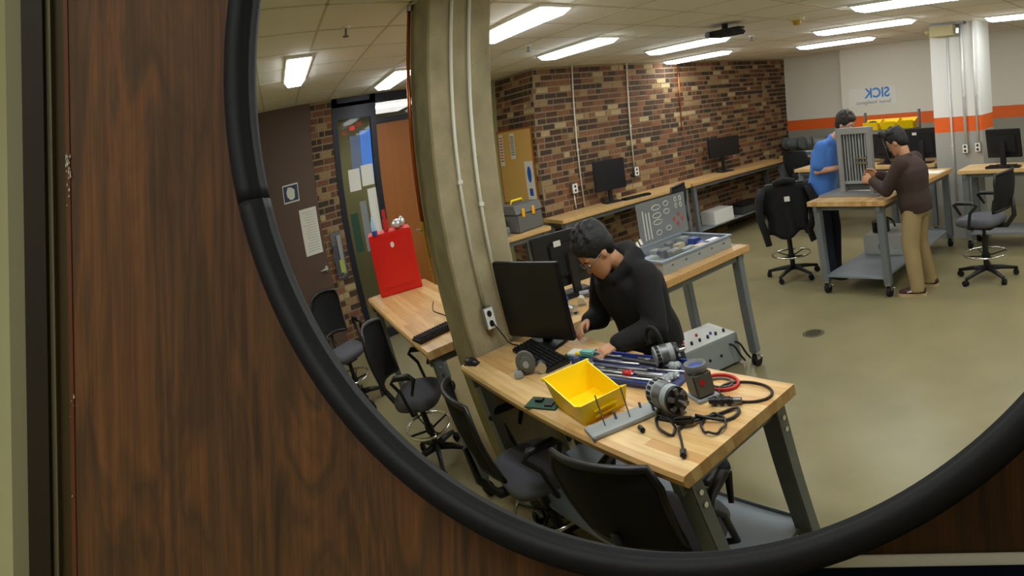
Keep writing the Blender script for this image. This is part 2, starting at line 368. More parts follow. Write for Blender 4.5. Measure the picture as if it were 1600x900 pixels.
def bricks(parent, axis, plane, out, a0, a1, z0, z1, most=300, far=None):
    """running bond; axis = direction along the wall; plane = face position; out = +1/-1 outward"""
    L_, H_, J = .2, .062, .011; k = 0; lst = []; br = random.Random(11)
    z = z0
    while z + H_ <= z1 + .02:
        a = a0 - br.choice((0, .05, .1, .15))
        while a < a1:
            ln = br.choice((L_, L_, L_, .095, .095, .145))
            s, e = max(a, a0), min(a + ln, a1)
            if e - s > .03: lst.append((s, e, z, min(z + H_, z1)))
            a += ln + J
        z += H_ + J; k += 1
    if far: lst.sort(key=far)
    cache = {}; rest = []; tint = []
    def one(s, e, z, t, d):
        b = .004; p0, p1 = plane - out * .03, plane + out * d
        h = t - z
        if axis == 'y': vs = [(p0, 0, 0), (p0, e - s, 0), (p0, e - s, h), (p0, 0, h), (p1, b, b), (p1, e - s - b, b), (p1, e - s - b, h - b), (p1, b, h - b)]
        else: vs = [(0, p0, 0), (e - s, p0, 0), (e - s, p0, h), (0, p0, h), (b, p1, b), (e - s - b, p1, b), (e - s - b, p1, h - b), (b, p1, h - b)]
        return vs, [(4, 5, 6, 7), (0, 1, 5, 4), (1, 2, 6, 5), (2, 3, 7, 6), (3, 0, 4, 7)]
    for i, (s, e, z, t) in enumerate(lst):
        d = rng.choice((.005, .007, .009))
        if i < most:
            key = (round(e - s, 3), round(t - z, 3), d)
            if key not in cache:
                vs, fs = one(s, e, z, t, d); cache[key] = MB().add(vs, fs).mesh('brick', BRICK)
            o = bpy.data.objects.new('brick', cache[key]); COL.objects.link(o); o.parent = parent
            o.location = (0, s, z) if axis == 'y' else (s, 0, z)
        else:
            vs, fs = one(s, e, z, t, d); sh = Vector((0, s, z)) if axis == 'y' else Vector((s, 0, z))
            rest.append(([Vector(v) + sh for v in vs], fs)); tint += [rng.random()] * 5
    if rest:
        mb = MB()
        for vs, fs in rest: mb.add(vs, fs)
        me = bpy.data.meshes.new('distant_bricks'); me.from_pydata([tuple(v) for v in mb.v], [], mb.f)
        at = me.attributes.new('tint', 'FLOAT', 'FACE'); at.data.foreach_set('value', tint); me.materials.append(BRICKS)
        o = bpy.data.objects.new('distant_bricks', me); COL.objects.link(o); o.parent = parent; o['kind'] = 'stuff'
WB = struct('wall_brick', MB().box((XB - .3, YW1, 0), (XB - .002, YN + .002, CZ)), MORTAR, 'long wall of mottled brown and tan brick behind the benches')
bricks(WB, 'y', XB - .002, 1, YW1, YN, .004, CZ, 300, lambda b: (0 if b[2] > .95 else 5) + abs((b[0] + b[1]) / 2 - YN))
WN = struct('wall_nook', MB().box((XL, YN - .2, 0), (XB - .003, YN - .002, CZ)), MORTAR, 'short return of tan brick behind the notice board')
bricks(WN, 'x', YN - .002, 1, XL, XB - .006, .004, CZ)
bricks(WL, 'y', XL, 1, -.94, -.53, .004, CZ)

# brown door (door_1), glazed screen (window_1) and orange door (door_2)
d1 = struct('door_1', MB().box((XL - .06, -.53, 0), (XL, .98, CZ)), BROWND, 'plain brown door with blue sign and white notice', 'door')
MB().box((XL, -.525, .004), (XL + .008, .42, 2.1), .003).build('door_leaf', BROWND, d1)
h = MB().lathe([(0, 0), (.034, 0), (.034, .012), (.012, .016), (.012, .05), (0, .05)], 16, Matrix.Translation((XL + .008, -.47, .97)) @ Matrix.Rotation(R_(90), 4, 'Y'))
h.tube([(XL + .055, -.47, .97), (XL + .06, -.41, .97), (XL + .055, -.35, .968)], [.011, .011, .008])
tag(h.build('door_handle', mat('satin_nickel', srgb(196, 192, 180), .35, .2), d1), 'satin steel lever handle')
sg = thing('door_sign', 'small blue sign with pale figure on the brown door', 'sign', (XL + .008, -.035, 1.84))
MB().box((0, -.155, -.095), (.006, .155, .095), .002).build('sign_border', PAPER, sg)
MB().box((.006, -.14, -.08), (.008, .14, .08)).build('sign_panel', SIGNBL, sg)
MB().prism([(-.07, -.05), (-.03, -.065), (.02, -.065), (.075, -.03), (.085, .02), (.05, .065), (-.02, .06), (-.08, .03)], .008, .0095, 'x').build('pictogram', PAPER, sg)
pn = thing('notice_sheet', 'tall white notice taped to the brown door', 'paper', (XL + .008, -.31, 1.4))
MB().box((0, -.165, -.245), (.0015, .165, .245)).build('sheet', PAPER, pn)
ln = MB()
for i in range(16): ln.box((.0015, -.13, .2 - i * .027), (.002, .13 - rng.uniform(0, .09), .206 - i * .027))
ln.build('printed_lines', mat('faint_ink', srgb(176, 174, 168), .8), pn)
bh = thing('brochure_holder', 'grey wall rack of leaflets on the narrow brick strip', 'rack', (XL + .012, -.75, .82))
MB().box((0, -.1, 0), (.03, .1, .04)).box((0, -.1, 0), (.012, .1, .5)).box((.03, -.1, 0), (.07, -.09, .3)).box((.03, .09, 0), (.07, .1, .3)).build('holder_back', DSTEEL, bh)
MB().box((.015, -.085, .04), (.05, -.01, .46)).build('leaflet', mat('leaflet_grey', srgb(150, 150, 150), .6), bh)
MB().box((.015, .01, .04), (.055, .085, .36)).build('leaflet', mat('leaflet_dark', srgb(70, 72, 80), .6), bh)
MB().box((.05, -.06, .06), (.058, 0.02, .2)).build('leaflet', mat('leaflet_green', srgb(170, 176, 80), .6), bh)
fy = [-.94, -1.04, -1.64, -1.74, -2.58, -2.66]
fr = MB()
for a, b in ((0, 1), (2, 3), (4, 5)): fr.box((XL - .08, fy[b], 0), (XL + .02, fy[a], CZ))
fr.box((XL - .08, fy[5], 2.62), (XL + .02, fy[0], CZ)).box((XL - .08, fy[2], .0), (XL + .02, fy[1], .1)).box((XL - .08, fy[2], 2.48), (XL + .02, fy[1], 2.66)).box((XL - .08, fy[4], 2.38), (XL + .02, fy[3], 2.44))
w1 = struct('window_1', fr, NAVYFR, 'dark navy metal glazed screen beside the orange door', 'window')
MB().box((XL - .035, fy[2], .1), (XL - .029, fy[1], 2.48)).build('pane', GLASSM, w1)
MB().box((XL - .035, fy[4], 2.44), (XL - .029, fy[3], 2.62)).build('pane', GLASSM, w1)
d2 = struct('door_2', MB().box((XL - .05, fy[4], 0), (XL - .01, fy[3], 2.38)), ORANGEW, 'orange brown wooden door beside the glazed screen', 'door')
for i, (y0, y1, z0, z1) in enumerate(((-1.37, -1.16, 1.69, 1.93), (-1.62, -1.40, 1.72, 1.95), (-1.63, -1.47, 1.0, 1.68), (-1.42, -1.3, 1.0, 1.56), (-1.24, -1.1, 1.02, 1.45))):
    lab = ('upper white sheet stuck on the glazed screen, left one', 'upper white sheet stuck on the glazed screen beside the navy mullion', 'long white strip of paper hanging on the glazed screen', 'grey poster low on the glazed screen behind the red cabinet', 'dark green poster low in the corner of the glazed screen')[i]
    tag(MB().box((XL - .029, y0, z0), (XL - .027, y1, z1)).build('posted_sheet', (PAPER, PAPER, PAPER, mat('poster_grey', srgb(130, 134, 140), .6), GREEN)[i]), lab, 'paper')
# corridor seen through the glass
struct('wall_corridor', MB().box((-10.5, -4.2, 0), (-10.4, 1.0, CZ)), PAINT, 'pale corridor wall behind the glazed screen')
cl = thing('corridor_lamp', 'strip lamp on the corridor ceiling behind the glass', 'lamp', (-9.2, -2.3, CZ - .04))
MB().box((-.3, -.75, 0), (.3, .9, .04)).build('housing', WHITEP, cl); MB().box((-.27, -.72, -.012), (.27, .87, 0)).build('diffuser', CORRL, cl)
tag(MB().box((-10.39, -2.35, 1.75), (-10.36, -2.0, 2.45), .004).build('corridor_poster', SCREENB), 'glowing blue display on the far corridor wall', 'screen')
tag(MB().box((-9.9, -1.78, 2.46), (-9.86, -1.66, 2.52), .004).build('exit_sign', EXITR), 'small red lit sign in the corridor', 'sign')
# concrete column with conduits, copper pipe
CX0, CX1, CY0, CY1 = -3.09, -2.72, -1.36, -.915
cc = .012
struct('column_concrete', MB().prism([(CX0 + cc, CY0), (CX1 - cc, CY0), (CX1, CY0 + cc), (CX1, CY1 - cc), (CX1 - cc, CY1), (CX0 + cc, CY1), (CX0, CY1 - cc), (CX0, CY0 + cc)], 0, CZ), CONC, 'square rough concrete column between the two near benches', 'column')
def conduit(label, x, y, z0, z1, nrm=(1, 0), r=.012, m=WHITEC, straps=(.4,), name='conduit'):
    t = thing(name, label, 'conduit', (x + nrm[0] * (r + .002), y + nrm[1] * (r + .002), 0))
    MB().tube([(0, 0, z0), (0, 0, z1)], r, 10).build('pipe', m, t)
    for f in straps:
        z = z0 + (z1 - z0) * f
        MB().box((-r - .004, -r - .004, z - .01), (r + .004, r + .004, z + .01), .002).build('strap', m, t)
    return t
def outlet(label, c, ax='x', s=(.07, .11, .05), m=STEEL):
    t = thing('outlet_box', label, 'outlet', c)
    mt = Matrix.Identity(4) if ax == 'x' else Matrix.Rotation(R_(90), 4, 'Z')
    MB().box((0, -s[0] / 2, -s[1] / 2), (s[2], s[0] / 2, s[1] / 2), .004, mt).build('box', m, t)
    MB().box((s[2], -s[0] / 2 + .004, -s[1] / 2 + .004), (s[2] + .003, s[0] / 2 - .004, s[1] / 2 - .004), 0, mt).build('cover_plate', WHITEP, t)
    sk = MB()
    for dz in (-.025, .025): sk.cyl((s[2] + .003, 0, dz), .016, .004, 'x', 14, mt=mt)
    sk.build('socket', BLACKP, t)
    return t
conduit('white conduit down the concrete column to the outlet', CX1, -1.07, 1.19, CZ)
conduit('white conduit down the concrete column behind the monitor', CX1, -1.195, .98, CZ)
outlet('outlet box at the foot of the concrete column conduit', (CX1 + .001, -1.075, 1.13), 'x')
cp = thing('copper_pipe', 'copper pipe with brass valve beside the concrete column', 'pipe', (-3.06, CY1 + .022, 0))
MB().tube([(0, 0, 1.62), (0, 0, CZ)], .014, 12).build('pipe', COPPER, cp)
MB().cyl((0, 0, CZ - .03), .026, .03).build('ceiling_plate', STEEL, cp)
MB().cyl((0, 0, 1.56), .016, .07, n=8).cyl((0, 0, 1.48), .011, .09, n=12).cyl((0, .0, 1.44), .014, .05, n=8).build('valve', BRASS, cp)
MB().tube([(0, .0, 1.585), (.0, .035, 1.59), (.03, .06, 1.6)], .006).build('valve_handle', STEEL, cp)
ch = MB()
for i in range(14): ch.ell((rng.uniform(-.004, .004), .004, 1.43 - i * .0095), (.006, .006, .006), 8, 5)
ch.build('chain', BRASS, cp)
# painted column at the far end
QX0, QX1, QY0, QY1 = -2.47, -1.86, -7.95, -7.4
struct('column_painted', MB().box((QX0, QY0, 0), (QX1, QY1, CZ + .02)), COLB, 'white painted column with orange band beside the rolling table', 'column')
conduit('left grey conduit on the painted column', -2.24, QY1, .3, 2.55, (0, 1), .014, mat('grey_conduit', srgb(206, 206, 204), .4, .1))
conduit('middle thick grey conduit on the painted column', -2.06, QY1, 1.2, CZ, (0, 1), .02, MATS['grey_conduit'])
conduit('right grey conduit on the painted column', -1.91, QY1, 1.2, CZ, (0, 1), .014, MATS['grey_conduit'])
outlet('outlet box ending the middle conduit of the painted column', (-2.07, QY1 + .002, 1.16), 'y')
outlet('outlet box ending the right conduit of the painted column', (-1.91, QY1 + .002, 1.17), 'y')
jb = thing('junction_box', 'cream metal box hung at the top of the painted column', 'box', (-2.27, QY1 + .002, 2.56))
MB().box((-.15, 0, 0), (.15, .16, .13), .008).build('box', DUCT, jb); MB().box((-.15, .0, .13), (.28, .12, .16)).build('bracket', DSTEEL, jb)
MB().cyl((.19, .09, .02), .022, .06).build('fitting', CHROME, jb); MB().ell((-.2, .08, .07), (.035, .03, .04)).build('knob', DUCT, jb)
# conduits and pipe on the brick wall
conduit('white conduit on brick wall, nearer the notice board', XB + .008, -4.66, .97, CZ, m=WHITEC)
conduit('white conduit on brick wall, farther from the notice board', XB + .008, -5.73, 1.3, CZ, m=WHITEC)
conduit('short white conduit below the outlet on the brick wall', XB + .008, -4.5, .97, 1.16, r=.01, straps=())
outlet('outlet box on brick wall above the short conduit', (XB + .01, -4.5, 1.22), 'x', (.1, .12, .06))
outlet('outlet box ending the farther brick wall conduit', (XB + .01, -5.73, 1.25), 'x', (.09, .12, .06))
conduit('thin copper pipe on the brick wall under the lamp', XB + .008, -6.88, 1.7, CZ, r=.011, m=COPPER, name='copper_pipe')

# ------------------------------------------------------------------ ceiling fixtures
def lamp(cx, cy, label, lx=1.2, ly=.3):
    t = thing('ceiling_lamp', label, 'lamp', (cx, cy, CZ - .02), 0, 'wraparound ceiling lamps')
    fm = MB()
    for a, b in (((-lx / 2, -ly / 2), (lx / 2, -ly / 2 + .018)), ((-lx / 2, ly / 2 - .018), (lx / 2, ly / 2)), ((-lx / 2, -ly / 2 + .018), (-lx / 2 + .018, ly / 2 - .018)), ((lx / 2 - .018, -ly / 2 + .018), (lx / 2, ly / 2 - .018))):
        fm.box((a[0], a[1], 0), (b[0], b[1], .018))
    fm.build('frame', WHITEP, t)
    X0, Y0, X1, Y1 = lx / 2 - .018, ly / 2 - .018, lx / 2 - .05, ly / 2 - .06
    MB().add([(-X0, -Y0, .0), (X0, -Y0, .0), (X0, Y0, .0), (-X0, Y0, .0), (-X1, -Y1, -.035), (X1, -Y1, -.035), (X1, Y1, -.035), (-X1, Y1, -.035)], [(0, 1, 5, 4), (1, 2, 6, 5), (2, 3, 7, 6), (3, 0, 4, 7), (4, 5, 6, 7), (0, 3, 2, 1)]).build('diffuser', LIGHTM, t)
for a in ((-4.92, -.14, 'ceiling lamp above the red cabinet, near the brown door'), (-6.2, -1.68, 'ceiling lamp behind the copper pipe'), (-3.55, -2.03, 'largest ceiling lamp, right of the concrete column'),
          (-4.72, -3.5, 'ceiling lamp before the brick corner'), (-4.58, -5.12, 'ceiling lamp beside the black projector'), (-5.72, -6.6, 'ceiling lamp closest to the brick wall'),
          (-2.83, -6.24, 'ceiling lamp before the painted column'), (-4.06, -7.82, 'ceiling lamp nearest the banner wall'), (-1.58, -4.76, 'ceiling lamp at the top edge near the painted column'), (-1.08, -7.2, 'ceiling lamp right of the painted column'),
          (-.6, -3.3, 'added unseen ceiling lamp over the open floor'), (.7, -5.6, 'added unseen ceiling lamp over the right side of the floor'), (-.9, -1.9, 'added unseen ceiling lamp over the yellow bin bench'), (1.6, -3.4, 'added unseen ceiling lamp by the right wall'), (-1.3, -.75, 'added unseen ceiling lamp over the near bench beside the column'), (1.3, -7.4, 'added unseen ceiling lamp over the far right corner')):  # lamps on this line are out of view, added to brighten the room
    lamp(*a)
def sprinkler(x, y, label, m=STEEL):
    t = thing('sprinkler', label, 'sprinkler', (x, y, CZ))
    MB().cyl((0, 0, -.012), .035, .012).build('escutcheon', WHITEP, t)
    MB().cyl((0, 0, -.05), .01, .04).cyl((0, 0, -.056), .028, .004, n=8).build('head', m, t)
sprinkler(-3.53, -.5, 'sprinkler head on the ceiling left of the copper pipe', DSTEEL)
sprinkler(-4.6, -2.8, 'sprinkler head right of the concrete column', DSTEEL)
sprinkler(-3.95, -5.6, 'sprinkler head behind the black projector', DSTEEL)
pj = thing('ceiling_projector', 'black device mounted on the ceiling', 'projector', (-3.36, -4.36, CZ - .02))
MB().box((-.17, -.12, -.09), (.17, .12, -.045), .015).build('body', BLACKM, pj); MB().box((-.2, -.05, -.045), (.2, .05, -.03)).cyl((0, 0, -.04), .03, .06).build('mount', BLACKM, pj); MB().cyl((-.11, .12, -.07), .03, .02, 'y').build('lens', SCREEN, pj)
dt = thing('smoke_detector', 'small yellow cream detector on the ceiling', 'detector', (-2.84, -4.83, CZ))
MB().cyl((0, 0, -.03), .07, .03, r2=.075).build('base', DUCT, dt); MB().cyl((0, 0, -.07), .03, .04, r2=.045).build('sensor', BRASS, dt)
fd = thing('floor_drain', 'round dark drain cover in the open floor', 'drain', (-2.53, -4.08, 0))
MB().lathe([(.0, .002), (.085, .003), (.1, .001), (.1, 0), (0, 0)], 28).build('ring', mat('worn_bronze', srgb(92, 84, 58), .5, .3), fd)
dg = MB()
for k in range(-3, 4):
    q = math.sqrt(.08 ** 2 - (k * .02) ** 2) - .01; dg.box((-q, k * .02 - .003, .003), (q, k * .02 + .003, .0045))
dg.build('slots', BLACKM, fd)

# ------------------------------------------------------------------ the convex mirror
yaw, pit, RR, KK = -.386844802, -.0310379771, 3.3809087, 0.273612649
n_ = Vector((math.sin(yaw) * math.cos(pit), -math.cos(yaw) * math.cos(pit), math.sin(pit))); t_ = Vector((math.cos(yaw), math.sin(yaw), 0))
mir = thing('convex_mirror', 'large round convex safety mirror with thick black rubber rim', 'mirror', (0, 0, MZ))
mir.matrix_world = basis(t_, n_.cross(t_), n_, (0, 0, MZ))
k1 = 1 + KK; sag = lambda r: (RR - math.sqrt(RR * RR - k1 * r * r)) / k1
s0 = sag(1.0)
gl = MB(); NS, NR = 256, 110
vs = [(0, 0, s0 * MA)]; fs = []
for i in range(1, NR + 1):
    r = 1.014 * i / NR
    for k in range(NS):
        a = 2 * math.pi * k / NS; vs.append((r * math.cos(a) * MA, r * math.sin(a) * MA, (s0 - sag(r)) * MA))
for k in range(NS): fs.append((0, 1 + k, 1 + (k + 1) % NS))
for i in range(NR - 1):
    for k in range(NS): fs.append((1 + i * NS + k, 1 + (i + 1) * NS + k, 1 + (i + 1) * NS + (k + 1) % NS, 1 + i * NS + (k + 1) % NS))
me = bpy.data.meshes.new('glass'); me.from_pydata(vs, [], fs); me.polygons.foreach_set('use_smooth', [True] * len(fs)); me.materials.append(MIRROR)
nrm = []
for v in vs:
    r = math.hypot(v[0], v[1]) / MA; sl = r / math.sqrt(RR * RR - k1 * r * r)
    if r < 1e-9: nrm.append((0, 0, 1)); continue
    q = Vector((sl * v[0] / (r * MA), sl * v[1] / (r * MA), 1)).normalized(); nrm.append(tuple(q))
me.normals_split_custom_set_from_vertices(nrm)
go = bpy.data.objects.new('glass', me); COL.objects.link(go); go.parent = mir; tag(go, 'curved mirror glass reflecting the workshop')
prof = [(1.004, -.03), (1.006, .0), (1.014, .004), (1.017, .014), (1.026, .024), (1.042, .025), (1.058, .018), (1.071, .004), (1.077, -.012), (1.072, -.026), (1.055, -.034), (1.0, -.034)]
gap = R_(193); rings = []
for k in range(241):
    a = gap + R_(.06) + (2 * math.pi - R_(.12)) * k / 240
    rings.append([(r * MA * math.cos(a), r * MA * math.sin(a), z * MA) for r, z in prof])
rim = MB().loft(rings, True).build('rim', RUBBER, mir)
MB().lathe([(0, -.03 * MA), (1.03 * MA, -.03 * MA), (1.03 * MA, -.05 * MA), (0, -.05 * MA)], 64).build('backing', BLACKM, mir)
MB().box((-.03, -.03, -.2), (.03, .03, -.02)).build('mount_arm', BLACKM, mir)
# printed board below the mirror
pb = thing('printed_board', 'dark navy board with white border, below the mirror', 'sign', (.3, WY - .001, 1.42))
MB().box((-.28, -.006, -.26), (.5, 0, .2295), .001).build('border', PAPER, pb)
MB().box((-.27, -.0075, -.25), (.49, -.006, .2195)).build('panel', NAVY, pb)

# ------------------------------------------------------------------ benches
H = .96
def caster(parent, x, y, z, r=.05):
    c = MB().box((-.03, -.03, -.012), (.03, .03, 0)).box((-.026, -.02, -.012 - r * 1.1), (-.022, .02, -.012)).box((.022, -.02, -.012 - r * 1.1), (.026, .02, -.012)).tube([(.026, 0, -.03), (.075, .01, -.035)], .008)
    o = c.build('caster', STEEL, parent, (x, y, z))
    return o
WHEEL = None
def wheel(parent, x, y, r=.05):
    MB().cyl((-.02, 0, 0), r, .04, 'x', 18).cyl((-.023, 0, 0), r * .35, .046, 'x', 10).build('wheel', RUBBER2, parent, (x, y, r))
def table(label, x0, x1, y0, y1, h=H, along='x', staves=0, cast=True, shelf=None, legw=.075, nose=False, group=None, name='work_bench', ext=0):
    cx, cy = (x0 + x1) / 2, (y0 + y1) / 2
    t = thing(name, label, 'workbench', (cx, cy, 0), 0, group)
    a, b = (x1 - x0) / 2, (y1 - y0) / 2; th = .045
    if staves:
        top = MB().box((-a + .012, -b + .012, h - th + .004), (a - .012, b - .012, h - .006)).build('tabletop', MAPLE, t)
        n = staves; W = 2 * (b if along == 'x' else a); Lh = a if along == 'x' else b
        for i in range(n):
            q0 = -W / 2 + W * i / n; q1 = q0 + W / n
            cuts = [-Lh] + sorted(rng.uniform(-Lh + .25, Lh - .25) for _ in range(rng.choice((1, 2, 2)))) + [Lh]
            for s, e in zip(cuts[:-1], cuts[1:]):
                if e - s < .1: continue
                dz = rng.uniform(0, .0004); mb = MB()
                if nose and i == n - 1:
                    pl = [(q0, h - th), (q1 - .012, h - th), (q1, h - th + .014), (q1, h - .014), (q1 - .012, h - dz), (q0, h - dz)]
                    mb.prism(pl, s, e, 'x')
                elif along == 'x': mb.box((s, q0 + .0004, h - th), (e, q1 - .0004, h - dz))
                else: mb.box((q0 + .0004, s, h - th), (q1 - .0004, e, h - dz))
                mb.build('stave', MAPLE, top)
    else:
        MB().box((-a, -b, h - th), (a, b, h), .005).build('tabletop', MAPLE, t)
    la, lb = a - .075, b - .08
    zb = .125 if cast else 0
    for sx in (-1, 1):
        for sy in (-1, 1):
            lg = MB()
            px, py = sx * la, sy * lb
            # an angle-section leg: two wide flanges
            lg.box((px - legw / 2, py - .032, zb), (px + legw / 2, py + .032, h - th), .004)
            lo = lg.build('leg', GREYL, t)
            if legw > .08:
                for z in (h - .11, h - .16, .2, .26):
                    MB().cyl((px + sx * legw / 2, py, z), .011, sx * .006, 'x', 8).build('bolt', CHROME, lo)
            if cast:
                caster(lo, px, py, zb); wheel(lo, px, py)
    for sx in (-1, 1):
        MB().box((sx * la - .02, -b + .02, h - th - .055), (sx * la + .02, b - .02, h - th)).build('cross_rail', GREYL, t)
    for sy in (-1, 1):
        MB().box((-la, sy * lb - .012, h - th - .05), (la, sy * lb + .012, h - th)).build('long_rail', GREYL, t)
    if shelf is not None:
        MB().box((-la + .02, -lb - .03, shelf - .02), (la - .02, lb + .03, shelf)).box((-la + .02, -lb - .03, shelf), (la - .02, -lb - .027, shelf + .02)).build('lower_shelf', GREYS, t)
    return t
table('maple topped bench carrying the yellow bin and motors', -2.705, -.955, -1.49, -.785, staves=15, shelf=.3, nose=True, legw=.09)
table('maple topped bench carrying the red cabinet', -5.14, -3.13, -1.45, -.70, staves=14, legw=.09, nose=True)
table('maple topped bench carrying the open grey parts case', -3.32, -2.56, -3.42, -1.56, along='y', staves=14)
table('rolling table between the two people, with the slatted rig', -3.02, -2.17, -7.12, -5.06, along='y', staves=14, shelf=.2)
table('bench along the brick wall, nearer half', XB + .03, -5.86, -6.4, -3.88, along='y')
table('bench along the brick wall, farther half', XB + .03, -5.86, -9.05, -6.44, along='y', shelf=.25)
table('small bench with toolbox under the notice board', XB + .01, -5.74, -3.6, -2.35, along='y')
table('bench behind the person in blue, carrying bins and monitors', -4.75, -2.56, -8.42, -7.55)
table('bench right of the painted column with a monitor', -2.03, .1, -7.38, -6.85, shelf=.2)
table('bench at the recessed white wall carrying two grinders', -6.3, -4.98, -9.98, -9.45)

# ------------------------------------------------------------------ drafting chairs
def make_chair(sz=.62):
    t = thing('drafting_chair', 'chair', 'chair')
    # seat pad
    rg = []
    for z, s in ((sz - .05, .82), (sz - .035, .96), (sz - .01, 1.0), (sz + .015, .95), (sz + .025, .78)):
        ring = []
        for k in range(28):
            a = 2 * math.pi * k / 28; c, sn = math.cos(a), math.sin(a)
            ring.append((.24 * s * math.copysign(abs(c) ** .6, c), .23 * s * math.copysign(abs(sn) ** .6, sn) + .02, z + (.012 * (c * c) if z > sz else 0)))
        rg.append(ring)
    MB().loft(rg).build('seat', SEATG, t)
    MB().box((-.1, -.12, sz - .09), (.1, .12, sz - .05), .01).build('seat_mechanism', BLACKP, t)
    # curved back: frame ring and mesh panel
    def bp(u, v):     # u -1..1 across, v 0..1 up
        wv = .215 + .03 * v - .035 * max(0, v - .8) / .2
        return Vector((u * wv, -.27 + .07 * u * u - .02 * math.sin(v * math.pi) - .04 * v, sz + .11 + .36 * v + .02 * (1 - u * u)))
    mb = MB(); N, K = 14, 10
    vs = [bp(-1 + 2 * i / N, j / K) for j in range(K + 1) for i in range(N + 1)]
    fs = [(j * (N + 1) + i, j * (N + 1) + i + 1, (j + 1) * (N + 1) + i + 1, (j + 1) * (N + 1) + i) for j in range(K) for i in range(N)]
    off = len(vs); vs2 = [v + Vector((0, -.012, 0)) for v in vs]
    mb.add(vs + vs2, fs + [tuple(off + q for q in f[::-1]) for f in fs], True)
    mb.build('back_mesh', MESHB, t)
    loop = [bp(-1 + 2 * i / N, 0) for i in range(N)] + [bp(1, j / K) for j in range(K)] + [bp(1 - 2 * i / N, 1) for i in range(N)] + [bp(-1, 1 - j / K) for j in range(K)]
    MB().tube([p + Vector((0, -.006, 0)) for p in loop], .016, 8, closed=True).build('back_frame', BLACKP, t)
    MB().tube([(0, -.08, sz - .06), (0, -.25, sz - .05), (0, -.33, sz + .05), (0, -.325, sz + .22)], [.028, .028, .026, .018], 10).build('back_bracket', BLACKP, t)
    MB().cyl((0, -.325, sz + .15), .012, -.012, 'y', 10).build('back_bolt', CHROME, t)
    for s in (-1, 1):
        MB().tube([(s * .2, .03, sz - .06), (s * .285, .03, sz - .03), (s * .29, .0, sz + .12), (s * .285, -.07, sz + .19), (s * .275, -.02, sz + .215), (s * .275, .13, sz + .215), (s * .28, .17, sz + .2), (s * .285, .1, sz + .1)], [.014, .016, .016, .016, .02, .022, .018, .012], 8).build('armrest', BLACKP, t)
    MB().cyl((0, 0, .1), .03, .34, n=14).cyl((0, 0, .4), .018, sz - .47, n=12).build('gas_lift', BLACKP, t)
    MB().tube([(.225 * math.cos(2 * math.pi * k / 36), .225 * math.sin(2 * math.pi * k / 36), .27) for k in range(36)], .011, 8, closed=True).build('foot_ring', CHROME, t)
    sp = MB()
    for k in range(4):
        a = R_(45 + 90 * k); sp.tube([(.03 * math.cos(a), .03 * math.sin(a), .24), (.225 * math.cos(a), .225 * math.sin(a), .27)], .008, 6)
    sp.cyl((0, 0, .22), .042, .05).build('ring_spokes', BLACKP, t)
    for k in range(5):
        a = R_(18 + 72 * k); c, s = math.cos(a), math.sin(a)
        lg = MB().tube([(.02 * c, .02 * s, .115), (.15 * c, .15 * s, .105), (.31 * c, .31 * s, .075)], [.03, .024, .016], 8).build('base_leg', BLACKP, t)
        q = Matrix.Translation((.31 * c, .31 * s, 0)) @ Matrix.Rotation(a + .6 * k, 4, 'Z')
        MB().cyl((-.022, .012, .03), .03, .016, 'x', 14, mt=q).cyl((.006, .012, .03), .03, .016, 'x', 14, mt=q).tube([(0, 0, .04), (0, 0, .085)], .01, 8, mt=q).build('caster', RUBBER2, lg)
    return t
first = make_chair(.62); low = make_chair(.50)
CH = [((-1.36, -.93, 0), 163, 'drafting chair nearest the rim, back towards us at the yellow bin bench'),
      ((-2.32, -.84, 0), 180 + 12, 'drafting chair at the column end of the yellow bin bench'),
      ((-3.95, -.68, 0), 180 + 38, 'drafting chair turned sideways at the red cabinet bench'),
      ((-5.75, -.28, 0), 180 + 70, 'drafting chair standing before the brown door'),
      ((-3.66, -5.6, 0), 143, 'drafting chair with the black jacket over its back'),
      ((-1.44, -5.78, 0), 180 - 82, 'empty drafting chair beside the person in khaki trousers'),
      ((-5.45, -5.35, 0), 90 - 20, 'drafting chair pulled up to the brick wall bench'),
      ((-5.45, -8.95, 0), 180, 'drafting chair before the grinder bench')]
for i, (l, a, lab) in enumerate(CH):
    o = low if i == 0 else first if i == 4 else copy_tree(low if i < 4 else first)
    o.location = l; o.rotation_euler = (0, 0, R_(a)); tag(o, lab, 'chair', 'drafting chairs of the workshop')

